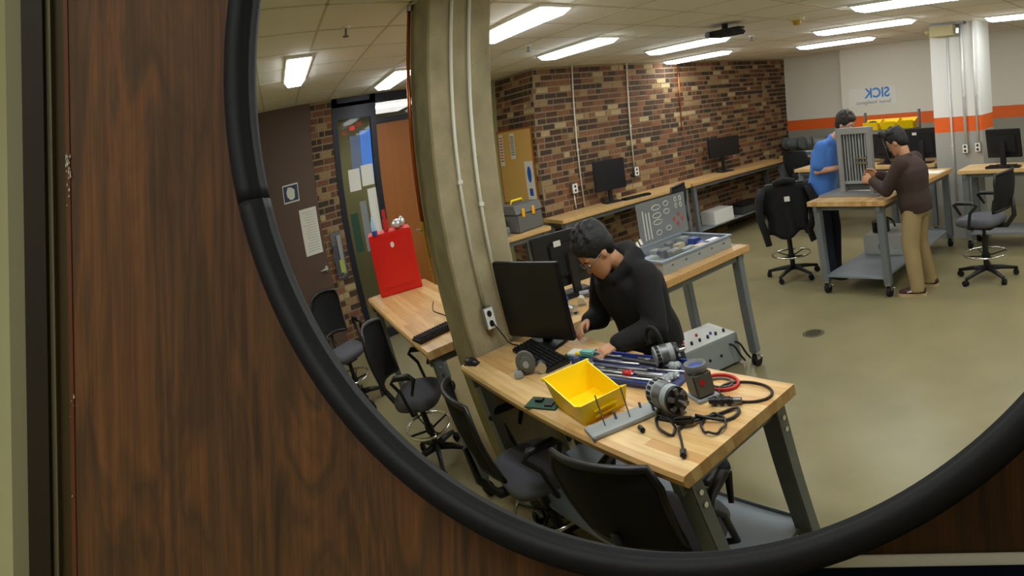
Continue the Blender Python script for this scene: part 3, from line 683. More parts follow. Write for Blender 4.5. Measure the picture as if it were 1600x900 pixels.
# jacket over the chair back: a closed draped shell
def jacket():
    t = thing('jacket', 'black jacket draped over a drafting chair back', 'jacket', (-3.66, -5.6, 0), R_(143))
    mb = MB()
    def sheet(y, sgn, zl):
        rows = []
        for j in range(13):
            v = j / 12; row = []
            for i in range(21):
                u = -1 + i / 10
                wv = .27 - .035 * v + .02 * math.sin(7 * v)
                z = 1.115 - .05 * u * u - v * (zl + .05 * math.sin(4 * u + 1))
                yy = y + sgn * (.03 + .045 * v + .02 * math.sin(9 * u + 3 * v) * v)
                row.append(Vector((u * wv, yy + .06 * u * u, z)))
            rows.append(row)
        return rows
    A = sheet(-.31, -1, .55); B = sheet(-.31, 1, .14)
    rows = B[::-1] + A
    th = Vector((0, .0, .0))
    vs = []; fs = []; n = 21
    for r in rows: vs += r
    for j in range(len(rows) - 1):
        for i in range(n - 1): fs.append((j * n + i, j * n + i + 1, (j + 1) * n + i + 1, (j + 1) * n + i))
    mb.add(vs, fs, True); o = mb.build('jacket_body', HOODIE, t)
    md = o.modifiers.new('thick', 'SOLIDIFY'); md.thickness = .02
    for s in (-1, 1):
        MB().tube([(s * .25, -.33, 1.07), (s * .3, -.36, .95), (s * .31, -.38, .78), (s * .27 + .05 * (s < 0), -.4, .6), (s * .25, -.41, .48)], [.06, .065, .06, .055, .05], 10, sq=.6).build('sleeve', HOODIE, t)
    MB().tube([(-.12, -.33, 1.12), (0, -.36, 1.14), (.12, -.33, 1.12)], [.03, .04, .03], 8).build('collar', HOODIE, t)
    MB().box((-.04, -.425, .93), (.02, -.415, .98)).build('logo_patch', PAPER, t)
jacket()

# ------------------------------------------------------------------ monitors, keyboards
def monitor(label, loc, rz, w=.52, h=.33, zb=.1, front=True, base=True, sticker=False, tilt=0):
    t = thing('monitor', label, 'monitor', loc, rz)       # screen faces local +y
    q = Matrix.Translation((0, 0, zb + h / 2)) @ Matrix.Rotation(R_(tilt), 4, 'X') @ Matrix.Translation((0, 0, -h / 2))
    MB().box((-w / 2, -.028, 0), (w / 2, .012, h), .006, q).build('housing', BLACKP, t)
    MB().box((-w / 2 + .014, .012, .02), (w / 2 - .014, .0135, h - .014), 0, q).build('screen', SCREEN, t)
    MB().box((-.16, -.05, .06), (.16, -.028, h - .06), .01, q).build('rear_cover', BLACKM, t)
    if base:
        MB().box((-.035, -.075, .01), (.035, -.045, zb + h * .6), .008).build('stand', BLACKP, t)
        MB().box((-.13, -.13, 0), (.13, .07, .014), .005).build('foot', BLACKP, t)
    if sticker: MB().box((.06, -.053, h - .08), (.12, -.051, h - .045), 0, q).build('sticker', PAPER, t)
    return t
monitor('large dark monitor on the yellow bin bench beside the column', (-2.46, -1.28, H), R_(-20), .5, .385, .04)
monitor('black monitor seen from behind, left of the person in black', (-3.1, -2.02, H), R_(96), .58, .34, .06, sticker=True)
monitor('black monitor on the brick wall bench near the notice board', (-6.12, -5.0, H), R_(-75), .5, .38, .16)
monitor('black monitor at the far end of the brick wall bench', (-6.12, -7.6, H), R_(-78), .66, .3, .24)
monitor('black monitor behind the person in khaki, next to the column', (-2.78, -7.75, H), R_(175), .6, .4, .06, sticker=True, tilt=4)
monitor('second black monitor left of the one next to the column', (-3.32, -7.82, H), R_(190), .5, .34, .07)
monitor('tilted black monitor on the bench right of the painted column', (-1.52, -7.12, H), R_(186), .42, .34, .1, tilt=8)
def keyboard(label, loc, rz, rows=6, cols=17, w=.45, d=.15):
    t = thing('keyboard', label, 'keyboard', loc, rz)
    MB().prism([(-d / 2, 0), (d / 2, 0), (d / 2, .026), (-d / 2, .014)], -w / 2, w / 2, 'x').build('keyboard_body', BLACKP, t)
    mk = MB().box((-.0095, -.0085, 0), (.0095, .0085, .008), .002).mesh('key', BLACKM)
    for r in range(rows):
        for c in range(cols):
            if cols == 17 and c in (13,): continue
            o = bpy.data.objects.new('key', mk); COL.objects.link(o); o.parent = t
            o.location = (-w / 2 + .02 + c * (w - .04) / (cols - 1), -d / 2 + .018 + r * (d - .036) / (rows - 1), .0165 + .0095 * r / (rows - 1) - .0005)
keyboard('black keyboard before the large monitor', (-2.33, -1.165, H), R_(6 + 180))
keyboard('black keyboard on the red cabinet bench', (-3.42, -.94, H), R_(262))
ms = thing('mouse', 'black mouse on the bench corner beside the column', 'mouse', (-2.655, -.855, H), R_(60))
MB().ell((0, 0, .008), (.032, .055, .026), 14, 8).box((-.03, -.05, 0), (.03, .05, .004), .002).build('shell', BLACKP, ms); MB().cyl((-.003, .03, .028), .008, .006, 'x').build('scroll_wheel', DSTEEL, ms)
def cable(name, label, pts, r=.004, m=BLACKP, cat='cable', res=5):
    P = [Vector(p) for p in pts]; out = []
    for i in range(len(P) - 1):
        a, b, c, d = P[max(i - 1, 0)], P[i], P[i + 1], P[min(i + 2, len(P) - 1)]
        for k in range(res):
            t = k / res
            out.append(.5 * ((2 * b) + (c - a) * t + (2 * a - 5 * b + 4 * c - d) * t * t + (3 * b - a - 3 * c + d) * t ** 3))
    out.append(P[-1])
    return out
def cable_thing(name, label, pts, r=.004, m=BLACKP, cat='cable'):
    return tag(MB().tube(cable(name, label, pts), r, 7).build(name, m), label, cat)
cable_thing('power_cable', 'thin cable hanging from the column outlet to the bench', [(CX1 + .06, -1.08, 1.11), (CX1 + .08, -1.12, 1.03), (CX1 + .06, -1.16, .972), (-2.55, -1.2, .968), (-2.45, -1.3, .972)], .004)

# ------------------------------------------------------------------ the yellow bin bench: small things
yb = thing('parts_bin', 'big yellow open parts bin on the near bench', 'bin', (-1.645, -.975, H), R_(8))
def bin_mesh(w, d, h, th=.006):
    # d along x (open low front at +x), w along y
    mb = MB()
    def wall(p): mb.add(*p)
    mb.box((-d / 2 + .02, -w / 2 + .015, 0), (d / 2 - .03, w / 2 - .015, th))
    for s in (-1, 1):
        y0, y1 = s * (w / 2 - .015), s * w / 2
        pts = [(-d / 2 + .02, 0), (d / 2 - .03, 0), (d / 2 + .012, h * .8), (d / 2 - .05, h * .62), (d / 2 - .12, h * .74), (-d / 2, h)]
        v0 = [(x, y0 + (y1 - y0) * z / h, z) for x, z in pts]; v1 = [(x, y0 + (y1 - y0) * z / h - s * th, z) for x, z in pts]
        n = len(pts); mb.add(v0 + v1, [tuple(range(n)), tuple(range(2 * n - 1, n - 1, -1))] + [(i, (i + 1) % n, n + (i + 1) % n, n + i) for i in range(n)])
    def panel(x0, x1, hh):
        a = [(x0, -w / 2 + .015, 0), (x0, w / 2 - .015, 0), (x1, w / 2 - .015 * (1 - hh / h), hh), (x1, -w / 2 + .015 * (1 - hh / h), hh)]
        b = [(x + th, y, z) for x, y, z in a]; mb.add(a + b, [(0, 1, 2, 3), (7, 6, 5, 4), (0, 4, 5, 1), (1, 5, 6, 2), (2, 6, 7, 3), (3, 7, 4, 0)])
    panel(-d / 2 + .02, -d / 2, h); panel(d / 2 - .03, d / 2 + .01, h * .8)
    mb.box((-d / 2 - .006, -w / 2 - .008, h - .008), (-d / 2 + .006, w / 2 + .008, h + .004))
    return mb
bin_mesh(.245, .30, .115).build('bin_body', YELLOW, yb)
MB().box((.13, -.06, .02), (.15, .06, .025)).box((.14, -.06, .045), (.158, .06, .05)).build('label_slot', YELLOW, yb)
pl = thing('base_plate', 'grey steel plate with upright pins before the yellow bin', 'plate', (-1.405, -.955, H), R_(-72))
MB().box((-.16, -.05, 0), (.16, .05, .016), .003).build('plate', GREYT, pl)
for x, y, hh in ((-.08, .0, .12), (.03, .01, .12), (-.02, -.02, .03), (.13, .03, .025), (.1, -.03, .02)):
    MB().cyl((x, y, .016), .003 if hh > .05 else .006, hh, n=8).build('pin', DSTEEL, pl)
def motor(label, loc, rz, r=.065, L=.15, m=GREYT, fan=True):
    t = thing('electric_motor', label, 'motor', loc, rz)      # shaft along +x
    z = r + .02
    MB().cyl((-L / 2, 0, z), r, L, 'x', 24).build('housing', m, t)
    bd = MB()
    for k in range(16):
        a = 2 * math.pi * k / 16; c, s = math.cos(a), math.sin(a)
        bd.box((-L * .42, -.006, -.003), (-L * .25, .006, .003), 0, Matrix.Translation((0, c * r, z + s * r)) @ Matrix.Rotation(a - math.pi / 2, 4, 'X'))
    bd.build('vent_slots', BLACKM, t)
    MB().cyl((-L * .16, 0, z), r + .002, L * .38, 'x', 24).build('centre_band', DSTEEL, t)
    MB().cyl((L / 2, 0, z), r * .97, .012, 'x', 24).cyl((L / 2 + .012, 0, z), r * .45, .012, 'x', 16).build('end_bell', BLACKP, t)
    if fan:
        f = MB()
        for k in range(6):
            a = 2 * math.pi * k / 6; f.box((0, -.009, r * .45), (.016, .009, r * .9), .002, Matrix.Translation((L / 2 + .01, 0, z)) @ Matrix.Rotation(a, 4, 'X'))
        f.build('fan_blades', DSTEEL, t)
    MB().cyl((L / 2 + .02, 0, z), .008, .04, 'x', 10).build('shaft', STEEL, t)
    MB().box((-L * .4, -r * .8, 0), (L * .4, r * .8, .006)).box((-L * .3, -r * .5, .006), (L * .3, r * .5, .03)).build('foot', DSTEEL, t)
    return t
motor('grey fan cooled motor beside the yellow bin', (-1.275, -1.1, H), R_(8), .053, .12)
gb = thing('gear_motor', 'upright dark grey motor with round hollow top by the belts', 'motor', (-1.245, -1.27, H), R_(20))
MB().box((-.055, -.05, 0), (.055, .05, .012), .002).build('foot', GREYT, gb); MB().box((-.044, -.042, .012), (.044, .042, .112), .008).build('housing', TOOLBOX, gb)
MB().lathe([(.044, .112), (.046, .138), (.04, .14), (.034, .124), (.0, .122)], 24).build('collar', TOOLBOX, gb); MB().cyl((0, 0, .123), .028, .006).build('bore', BLUEP, gb)
MB().cyl((.044, .01, .075), .012, .003, 'x').build('red_mark', RED2, gb)
motor('grey motor with hose at the far bench edge', (-1.58, -1.415, H), R_(-60), .042, .09)
tag(MB().tube([(-1.65 + .045 * math.cos(a), -1.44, 1.07 + .055 * math.sin(a)) for a in [R_(-30 + 12 * k) for k in range(21)]], .011, 8).build('black_hose', RUBBER2), 'loop of black hose behind the grey motor', 'hose')
def ring_band(name, label, c, rx, ry, rz, r, m, sq=1):
    q = Matrix.Translation(c) @ Matrix.Rotation(rz, 4, 'Z')
    pts = [(rx * math.cos(2 * math.pi * k / 48), ry * math.sin(2 * math.pi * k / 48), r) for k in range(48)]
    return tag(MB().tube(pts, r, 8, closed=True, mt=q).build(name, m), label, 'belt')
ring_band('drive_belt', 'large dark rubber belt lying near the bench corner', (-1.1, -1.36, H), .118, .078, R_(0), .0055, mat('brown_black_rubber', srgb(44, 30, 26), .7))
ring_band('drive_belt', 'red belt ring beside the upright motor', (-1.245, -1.39, H), .085, .062, R_(10), .007, RED2)
cn = thing('link_chain', 'small steel link chain inside the red belt ring', 'chain', (-1.245, -1.39, H))
for k in range(18):
    a = 2 * math.pi * k / 18
    MB().box((-.009, -.005, 0), (.009, .005, .008), .002, Matrix.Translation((.055 * math.cos(a), .036 * math.sin(a), 0)) @ Matrix.Rotation(a + math.pi / 2, 4, 'Z')).build('link', DSTEEL, cn)
def coil(cx, cy, rx, ry, n=26, a0=0, turns=1.0, rz=0, z=.966):
    return [(cx + rx * math.cos(a0 + 2 * math.pi * turns * k / n) * math.cos(rz) - ry * math.sin(a0 + 2 * math.pi * turns * k / n) * math.sin(rz), cy + rx * math.cos(a0 + 2 * math.pi * turns * k / n) * math.sin(rz) + ry * math.sin(a0 + 2 * math.pi * turns * k / n) * math.cos(rz), z + .004 * (k % 3)) for k in range(n + 1)]
pc = thing('extension_cord', 'tangled black power cord with plug on the bench end', 'cord')
pts = coil(-1.22, -1.01, .075, .03, 18, .4, 1.4, .5) + [(-1.18, -1.06, .972)] + coil(-1.06, -1.1, .07, .045, 16, 2.6, .95, .9) + [(-1.14, -1.06, .975), (-1.16, -1.02, .968), (-1.09, -.95, .966), (-1.045, -.905, .968)]
MB().tube(cable('', '', pts, res=3), .005, 7).build('cable', BLACKP, pc)
MB().tube(cable('', '', [(-1.16, -1.07, .98), (-1.1, -1.15, .968), (-1.05, -1.23, .97), (-1.02, -1.2, .968), (-1.04, -1.14, .968), (-1.14, -1.1, .985)]), .006, 7).build('cable', BLACKP, pc)
MB().box((-.025, -.011, 0), (.025, .011, .02), .006, Matrix.Translation((-1.035, -.895, .961)) @ Matrix.Rotation(R_(50), 4, 'Z')).build('plug', BLACKP, pc)
MB().box((-.02, -.01, 0), (.02, .01, .018), .005, Matrix.Translation((-1.29, -.945, .961)) @ Matrix.Rotation(R_(20), 4, 'Z')).build('socket_end', BLACKP, pc)
MB().box((-.04, -.014, 0), (.04, .014, .028), .008, Matrix.Translation((-1.155, -1.05, .97)) @ Matrix.Rotation(R_(-35), 4, 'Z')).build('inline_block', BLACKP, pc)
cg = thing('cable_gland', 'ribbed black connector beside the dark rubber belt', 'connector', (-1.12, -1.245, H), R_(-25))
gq = MB()
for k in range(7): gq.cyl((-.055 + .014 * k, 0, .018), .017 if k % 2 else .013, .014, 'x', 10)
gq.build('ribs', BLACKP, cg); MB().cyl((.043, 0, .018), .012, .03, 'x').build('tip', DSTEEL, cg)
pu = thing('pulley', 'small grey pulley assembly beside the keyboard', 'pulley', (-2.2, -1.0, H), R_(-60))
MB().cyl((0, -.02, .055), .055, .022, 'y', 22).cyl((0, -.03, .055), .034, .045, 'y', 18).build('wheel', TOOLBOX, pu); MB().cyl((0, -.035, .055), .016, .056, 'y').build('hub', GREYT, pu)
MB().box((-.08, -.03, 0), (-.03, .03, .03), .006).build('bracket', GREYT, pu); MB().cyl((.08, -.01, .026), .026, .04, 'y', 16).build('small_wheel', STEEL, pu)
gm = thing('green_board', 'dark green circuit board under the yellow bin', 'board', (-1.86, -.86, H), R_(-25)); MB().box((-.09, -.05, 0), (.09, .05, .006), .002).build('board', GREEN, gm); MB().box((-.05, -.03, .006), (-.01, 0, .016)).box((.02, -.02, .006), (.06, .03, .012)).build('chip', BLACKP, gm)
# tool tray: blue foam with steel tools
tt = thing('tool_tray', 'blue foam tool tray full of steel shafts on the bench', 'tray', (-1.71, -1.3, H), R_(-12))
MB().box((-.31, -.13, 0), (.31, .13, .012), .003).build('foam', BLUED, tt); MB().box((-.31, -.13, .012), (.31, -.122, .03)).box((-.31, .122, .012), (.31, .13, .03)).build('edge_lip', BLUEP, tt)
def shaft(label, x0, y0, x1, y1, r=.008, m=STEEL, kind=0):
    t = thing('tool_shaft', label, 'tool', (-1.71, -1.3, H + .012), R_(-12), 'shafts in the blue tool tray')
    MB().tube([(x0, y0, r), (x1, y1, r)], r, 9).build('rod', m, t)
    d = (Vector((x1, y1, 0)) - Vector((x0, y0, 0))).normalized()
    if kind:
        c = Vector((x1, y1, r)) - d * .05
        MB().tube([c, c + d * .03], r * 2.4, 12).tube([c + d * .034, c + d * .044], r * 2.9, 12).build('coupling', GREYT if kind == 1 else RED2, t)
    else: MB().tube([Vector((x0, y0, r)), Vector((x0, y0, r)) + d * .07], r * 1.5, 9).build('handle', DSTEEL, t)
for i, (a, lab) in enumerate((((-.27, .1, .27, .08, .008, STEEL, 1), 'longest steel shaft with grey coupling at the back of the blue tray'), ((-.22, .06, .05, .05, .007, STEEL, 2), 'steel shaft with red collar in the blue tray'), ((-.28, .02, .1, .0, .008, DSTEEL, 0), 'dark shaft across the middle of the blue tray'),
    ((-.05, .03, .28, .02, .007, STEEL, 1), 'steel shaft with coupling at the right of the blue tray'), ((-.26, -.04, .02, -.05, .007, STEEL, 0), 'steel shaft left of the front row in the blue tray'), ((-.1, -.08, .24, -.06, .009, DSTEEL, 1), 'dark shaft with coupling in the front row of the blue tray'),
    ((.06, -.02, .29, -.03, .006, STEEL, 0), 'thin steel shaft at the right front of the blue tray'), ((-.29, -.09, -.12, -.1, .008, DSTEEL, 0), 'short dark shaft at the front left corner of the blue tray'), ((-.2, .035, .2, .035, .006, DSTEEL, 0), 'thin dark shaft behind the middle of the blue tray'), ((-.02, -.105, .2, -.1, .007, DSTEEL, 0), 'dark shaft along the very front of the blue tray'), ((.08, .055, .27, .05, .008, DSTEEL, 1), 'dark short shaft with coupling at the back right of the blue tray'))):
    shaft(lab, *a)
bh2 = thing('ball_hitch', 'blue clamp beside the blue tool tray', 'clamp', (-2.0, -1.2, H), R_(30)); MB().box((-.05, -.012, 0), (.05, .012, .03), .005).box((-.05, -.03, 0), (-.03, .03, .045), .005).build('jaw', BLUEP, bh2); MB().cyl((.02, 0, .03), .014, .03).build('screw', DSTEEL, bh2)
gk = thing('circuit_kit', 'green board with white connectors under the hands', 'board', (-2.1, -1.3, H), R_(-15))
MB().box((-.11, -.06, 0), (.11, .06, .008), .002).build('board', GREEN, gk); MB().box((-.08, -.04, .008), (.0, .03, .024), .004).build('connector', WHITEP, gk); MB().box((-.02, .0, .008), (.01, .03, .03), .003).build('yellow_plug', YELLOW, gk); MB().box((.0, -.03, .008), (.09, .02, .035), .006).build('teal_case', TEAL, gk)

# ------------------------------------------------------------------ red cabinet bench
rc = thing('red_cabinet', 'glossy red metal cabinet on the bench by the glazed screen', 'cabinet', (-4.9, -1.07, H), R_(12))
MB().box((-.3, -.26, 0), (0, .24, .47), .008).build('body', REDP, rc)
dr = MB().box((0, -.2, .06), (.008, .19, .42), .003).build('door', REDP, rc); MB().cyl((.008, -.02, .375), .022, .004, 'x', 18).build('round_label', PAPER, dr)
for a, lab, m, mb in (((-4.95, -.92, H + .47), 'clear bottle with blue base on the red cabinet', mat('pale_blue_plastic', srgb(170, 196, 226), .3), MB().lathe([(0, 0), (.03, 0), (.032, .02), (.03, .09), (.014, .12), (.014, .14), (0, .14)], 16)),
                      ((-4.98, -1.07, H + .47), 'tall red spray bottle on the red cabinet', RED2, MB().box((-.02, -.03, 0), (.02, .03, .1), .008).box((-.012, -.02, .1), (.012, .02, .17), .005)),
                      ((-4.95, -1.2, H + .47), 'crumpled silver bag on the red cabinet', mat('silver_wrap', (.7, .7, .72, 1), .3, .6), MB().ell((0, 0, .04), (.05, .07, .04), 10, 7).ell((.02, -.05, .05), (.04, .04, .045), 9, 6))):
    t = thing('bottle' if 'bottle' in lab else 'bag', lab, 'bottle' if 'bottle' in lab else 'bag', a); mb.build('body', m, t)
    if 'clear' in lab: MB().cyl((0, 0, .001), .033, .035).build('label_band', BLUEP, t)
cable_thing('keyboard_cable', 'thin cable trailing behind the keyboard on the red cabinet bench', [(-3.5, -1.06, .972), (-3.7, -1.12, .964), (-3.95, -1.1, .964), (-4.2, -1.2, .964)], .0035)

# ------------------------------------------------------------------ bench with the open case
cs = thing('parts_case', 'open grey parts case with clear printed lid', 'case', (-2.94, -2.98, H))
MB().box((-.27, -.37, 0), (.26, .42, .012)).box((-.27, -.37, .012), (-.262, .42, .085)).box((.252, -.37, .012), (.26, .42, .085)).box((-.262, -.37, .012), (.252, -.362, .085)).box((-.262, .412, .012), (.252, .42, .085)).build('case_body', GREYT, cs)
MB().box((-.28, -.38, .08), (-.255, .43, .092)).box((.246, -.38, .08), (.27, .43, .092)).box((-.255, -.38, .08), (.246, -.356, .092)).box((-.255, .406, .08), (.246, .43, .092)).build('case_rim', mat('grey_blue_plastic', srgb(140, 152, 168), .5), cs)
for i in range(14):
    x, y = -.22 + .115 * (i % 4), -.33 + .17 * (i // 4)
    MB().box((x, y, .012), (x + rng.uniform(.05, .1), y + rng.uniform(.08, .14), rng.uniform(.05, .08)), .006).build('part', rng.choice((GREYT, STEEL, mat('beige_plastic', srgb(190, 178, 146), .5), BLUEP, GREYT)), cs)
for k in range(5): MB().cyl((.26, -.28 + .15 * k, .045), .008, .004, 'x', 8).build('screw', DSTEEL, cs)
ld = MB().box((-.275, -.46, .09), (-.267, .12, .40), .002).build('lid', ACRYL, cs)
ol = MB()
for y, z, hh in ((.06, .12, .22), (.025, .12, .2), (-.01, .12, .2)): ol.box((-.267, y - .006, z), (-.265, y + .006, z + hh))
for y, z, w_ in ((-.1, .34, .05), (-.1, .28, .05), (-.1, .23, .05), (-.22, .35, .03), (-.22, .29, .035), (-.1, .15, .03), (-.22, .16, .035), (-.34, .36, .012), (-.34, .31, .012), (-.4, .36, .012), (-.4, .31, .012)):
    ol.tube([(-.266, y + w_ * math.cos(a), z + .018 * math.sin(a)) for a in [2 * math.pi * k / 14 for k in range(14)]], .0035, 5, closed=True)
ol.build('lid_outlines', PAPER, ld)
rm = MB()
for y, z in ((-.3, .21), (-.36, .24), (-.4, .2), (-.34, .17)): rm.cyl((-.267, y, z), .016, .002, 'x', 10)
rm.build('red_symbols', INKR, ld)
def knobs(parent, pts, m, r=.012, h=.025, nm='knob'):
    for x, y, z in pts: MB().cyl((x, y, z), r, h, n=10).build(nm, m, parent)
eb = thing('power_supply', 'grey control box with knobs on the lower shelf', 'control box', (-3.06, -3.12, 0), R_(14))
MB().box((-.2, -.29, .02), (.2, .3, .26), .008).build('box', GREYT, eb)
for x in (-.15, .15):
    for y in (-.22, .22): MB().cyl((x, y, 0), .02, .02).build('foot', BLACKP, eb)
MB().box((-.19, -.28, .26), (.19, .29, .264)).build('top_panel', mat('pale_panel', srgb(206, 208, 204), .5), eb)
knobs(eb, [(.1, .2 - .085 * k, .264) for k in range(6)], BLACKP); knobs(eb, [(.02, .15, .264), (-.02, -.02, .264), (.05, .23, .264), (.13, .24, .264)], RED2, .011, .02); knobs(eb, [(-.05, .1, .264), (.05, -.12, .264)], BLUEP, .011, .02)
MB().box((.2, .12, .07), (.204, .24, .17)).build('meter', PAPER, eb); MB().box((.204, .16, .09), (.208, .19, .15)).build('red_switch', RED2, eb)
for y in (.04, -.08): MB().cyl((.2, y, .13), .012, .006, 'x').build('jack', BLACKP, eb)
for y in (-.19, -.25): MB().tube(cable('', '', [(.2, y, .19), (.25, y - .01, .18), (.26, y - .04, .1), (.24, y - .09, .03)]), .009, 8).build('lead', BLACKP, eb)
MB().tube([(-.02, .36 + .055 * math.cos(a), .14 + .1 * math.sin(a)) for a in [R_(-70 + 14 * k) for k in range(20)]], .013, 8).build('hose_loop', BLACKP, eb)
for i, (x, y) in enumerate(((-2.72, -1.72), (-2.8, -1.86), (-2.95, -1.8), (-2.9, -1.96))):
    t = thing('loose_fitting', ('silver fitting nearest the person in black on the case bench', 'beige bracket among loose fittings on the case bench', 'blue fitting among loose fittings on the case bench', 'dark fitting farthest among loose fittings on the case bench')[i], 'fitting', (x, y, H), R_(40 * i))
    MB().cyl((-.04, 0, .025), .025, .07, 'x', 12).build('body', (STEEL, MATS['beige_plastic'], BLUEP, DSTEEL)[i], t); MB().box((-.02, -.03, 0), (.03, .03, .012)).build('foot', GREYT, t)

# ------------------------------------------------------------------ notice board and toolbox bench
nb = thing('notice_board', 'cork notice board on the short brick return', 'board', (-7.05, YN + .012, 1.58))
MB().box((-.53, 0, -.45), (.53, .015, .45)).build('cork', CORK, nb)
for a, b in (((-.55, -.47), (.55, -.45)), ((-.55, .45), (.55, .47)), ((-.55, -.45), (-.53, .45)), ((.53, -.45), (.55, .45))): MB().box((a[0], 0, a[1]), (b[0], .02, b[1])).build('frame_strip', ORANGEW, nb)
for i, (x0, x1, z0, z1) in enumerate(((-.5, -.36, .02, .42), (-.12, .02, .1, .42), (.26, .5, -.42, .06))):
    t = thing('pinned_sheet', ('red printed sheet at the left of the cork board', 'narrow sheet in the middle of the cork board', 'poster with blue figure at the right of the cork board')[i], 'paper', (-7.05, YN + .027, 1.58))
    MB().box((x0, 0, z0), (x1, .0015, z1)).build('sheet', PAPER, t)
    if i == 2:
        MB().ell(((x0 + x1) / 2, .002, -.1), (.06, .001, .1), 12, 8).build('blue_figure', INK, t); MB().box((x0 + .07, .0015, -.36), (x1 - .07, .002, -.27)).build('blue_mark', INK, t)
    else:
        l2 = MB()
        for k in range(9): l2.box((x0 + .015, .0015, z1 - .05 - k * (z1 - z0 - .07) / 9), (x1 - .015, .002, z1 - .035 - k * (z1 - z0 - .07) / 9))
        l2.build('printed_lines', INKR if i == 0 else INKG, t)
tb = thing('toolbox', 'grey plastic toolbox with amber latches below the notice board', 'toolbox', (-6.05, -3.3, H), R_(-10))
MB().box((-.21, -.26, 0), (.21, .2, .2), .015).build('box', TOOLBOX, tb); MB().prism([(-.215, .2), (.215, .2), (.18, .29), (-.18, .29)], -.265, .205, 'y').build('lid', TOOLBOX, tb)
for y in (-.1, .08): MB().box((.21, y - .025, .16), (.222, y + .025, .25), .004).build('latch', LATCH, tb)
MB().tube([(0, -.12, .29), (0, -.1, .33), (0, .08, .33), (0, .1, .29)], .012).build('handle', YELLOW, tb)
gb2 = thing('grey_cabinet', 'plain grey steel box left of the toolbox', 'box', (-6.1, -2.75, H)); MB().box((-.2, -.22, 0), (.12, .3, .3), .006).build('box', mat('blue_grey_steel', srgb(130, 136, 140), .5, .2), gb2); MB().box((.12, -.18, .04), (.126, .26, .26), .002).build('front_panel', MATS['blue_grey_steel'], gb2)
vs_ = thing('bench_vise', 'small steel vise before the toolbox', 'vise', (-5.86, -2.98, H), R_(20)); MB().box((-.06, -.03, 0), (.06, .03, .05), .006).box((-.02, -.04, .05), (.0, .04, .1), .005).box((.03, -.04, .04), (.05, .04, .1), .005).build('jaws', STEEL, vs_); MB().cyl((.05, 0, .06), .01, .08, 'x').tube([(.12, -.04, .06), (.12, .04, .06)], .006).build('screw', DSTEEL, vs_)
wb = thing('white_box', 'white carton on the lower shelf of the brick wall bench', 'box', (-6.1, -7.2, .25)); MB().box((-.15, -.25, 0), (.15, .25, .2), .004).build('carton', WHITEP, wb); MB().box((-.15, -.02, .2), (.15, .02, .202)).build('tape', PAPER, wb)
bk = thing('storage_tote', 'dark tote on the lower shelf near the white carton', 'tote', (-6.1, -8.0, .25)); MB().box((-.16, -.3, 0), (.16, .3, .14), .02).build('tub', DSTEEL, bk); MB().box((-.17, -.31, .14), (.17, .31, .16), .006).build('lid', BLACKP, bk)
kb3 = keyboard('flat black keyboard on the brick wall bench', (-6.0, -5.35, H), R_(-80), 4, 12)

# ------------------------------------------------------------------ far end
bn = thing('banner', 'white banner with blue lettering on the far wall', 'banner', (-4.36, YW2 + .004, 1.875))
MB().box((-.45, 0, -.145), (.45, .004, .145)).build('sheet', WHITEP, bn)
bx = basis((-1, 0, 0), (0, 0, 1), (0, 1, 0), (0, 0, 0))
text_part('SICK', 'lettering', mat('banner_blue', srgb(70, 140, 220), .6), bn, .225, Matrix.Translation((.1, .005, .045)) @ bx, bold=.006)
text_part('Sensor Intelligence.', 'lettering', INKG, bn, .086, Matrix.Translation((.02, .005, -.1)) @ bx)
for x in (-.43, .43): MB().cyl((x, .004, .12), .008, .003, 'y', 10).build('grommet', STEEL, bn)
mr = thing('slatted_rig', 'upright steel rig of vertical bars on the rolling table', 'rig', (-2.62, -5.52, H))
mat('satin_steel', (.36, .36, .35, 1), .55, .7)
MB().box((-.4, -.2, 0), (.3, .22, .02), .004).build('base_plate', MATS['satin_steel'], mr)
MB().box((-.17, -.03, .03), (.11, -.018, .62)).build('back_panel', TOOLBOX, mr)
for x in (-.2, .14): MB().box((x - .03, -.02, .02), (x + .03, .03, .66), .003).build('side_post', MATS['satin_steel'], mr)
MB().box((-.235, -.026, .605), (.175, .036, .668), .003).build('top_bar', MATS['satin_steel'], mr); MB().box((-.17, -.02, .1), (.11, .02, .13)).build('bottom_bar', GREYT, mr)
for k in range(8): MB().box((-.155 + .034 * k, -.008, .12), (-.14 + .034 * k, .012, .6)).build('bar', GREYT if k % 2 else MATS['satin_steel'], mr)
for z in (.3, .35): MB().box((-.02, .012, z), (.1, .03, z + .02)).build('clip', CHROME, mr)
MB().box((.2, .05, .02), (.28, .15, .07), .01).build('block', DSTEEL, mr)
dm = thing('desk_microphone', 'thin black gooseneck arm on the rolling table', 'arm', (-2.42, -5.95, H)); MB().cyl((0, 0, 0), .05, .03).build('foot', BLACKP, dm); MB().tube([(0, 0, .03), (-.03, 0, .2), (-.1, 0, .42), (-.13, 0, .52)], .009).build('arm', BLACKP, dm); MB().ell((-.13, 0, .54), (.035, .035, .05)).build('head', BLACKP, dm)
ps = tag(MB().box((-2.42, -6.95, H), (-2.2, -6.7, H + .003)).build('loose_sheet', PAPER), 'white sheet on the corner of the rolling table', 'paper')
fb = thing('equipment_box', 'pale grey equipment box under the rolling table', 'box', (-2.62, -6.2, .2))
MB().box((-.24, -.3, 0), (.24, .3, .22), .008).build('box', mat('light_grey_box', srgb(188, 190, 186), .5), fb)
MB().cyl((-.1, .1, .22), .1, .12, n=18).build('black_drum', BLACKP, fb); MB().tube([(.02 + .1 * math.cos(a), .2, .3 + .1 * math.sin(a)) for a in [R_(10 * k) for k in range(22)]], .012).build('hose', BLACKP, fb)
MB().cyl((.0, .3, .1), .05, .03, 'y', 14).build('dial', DSTEEL, fb)
for k in range(3): MB().cyl((.12 + .03 * k, .3, .06), .012, .01, 'y').build('jack', CHROME, fb)
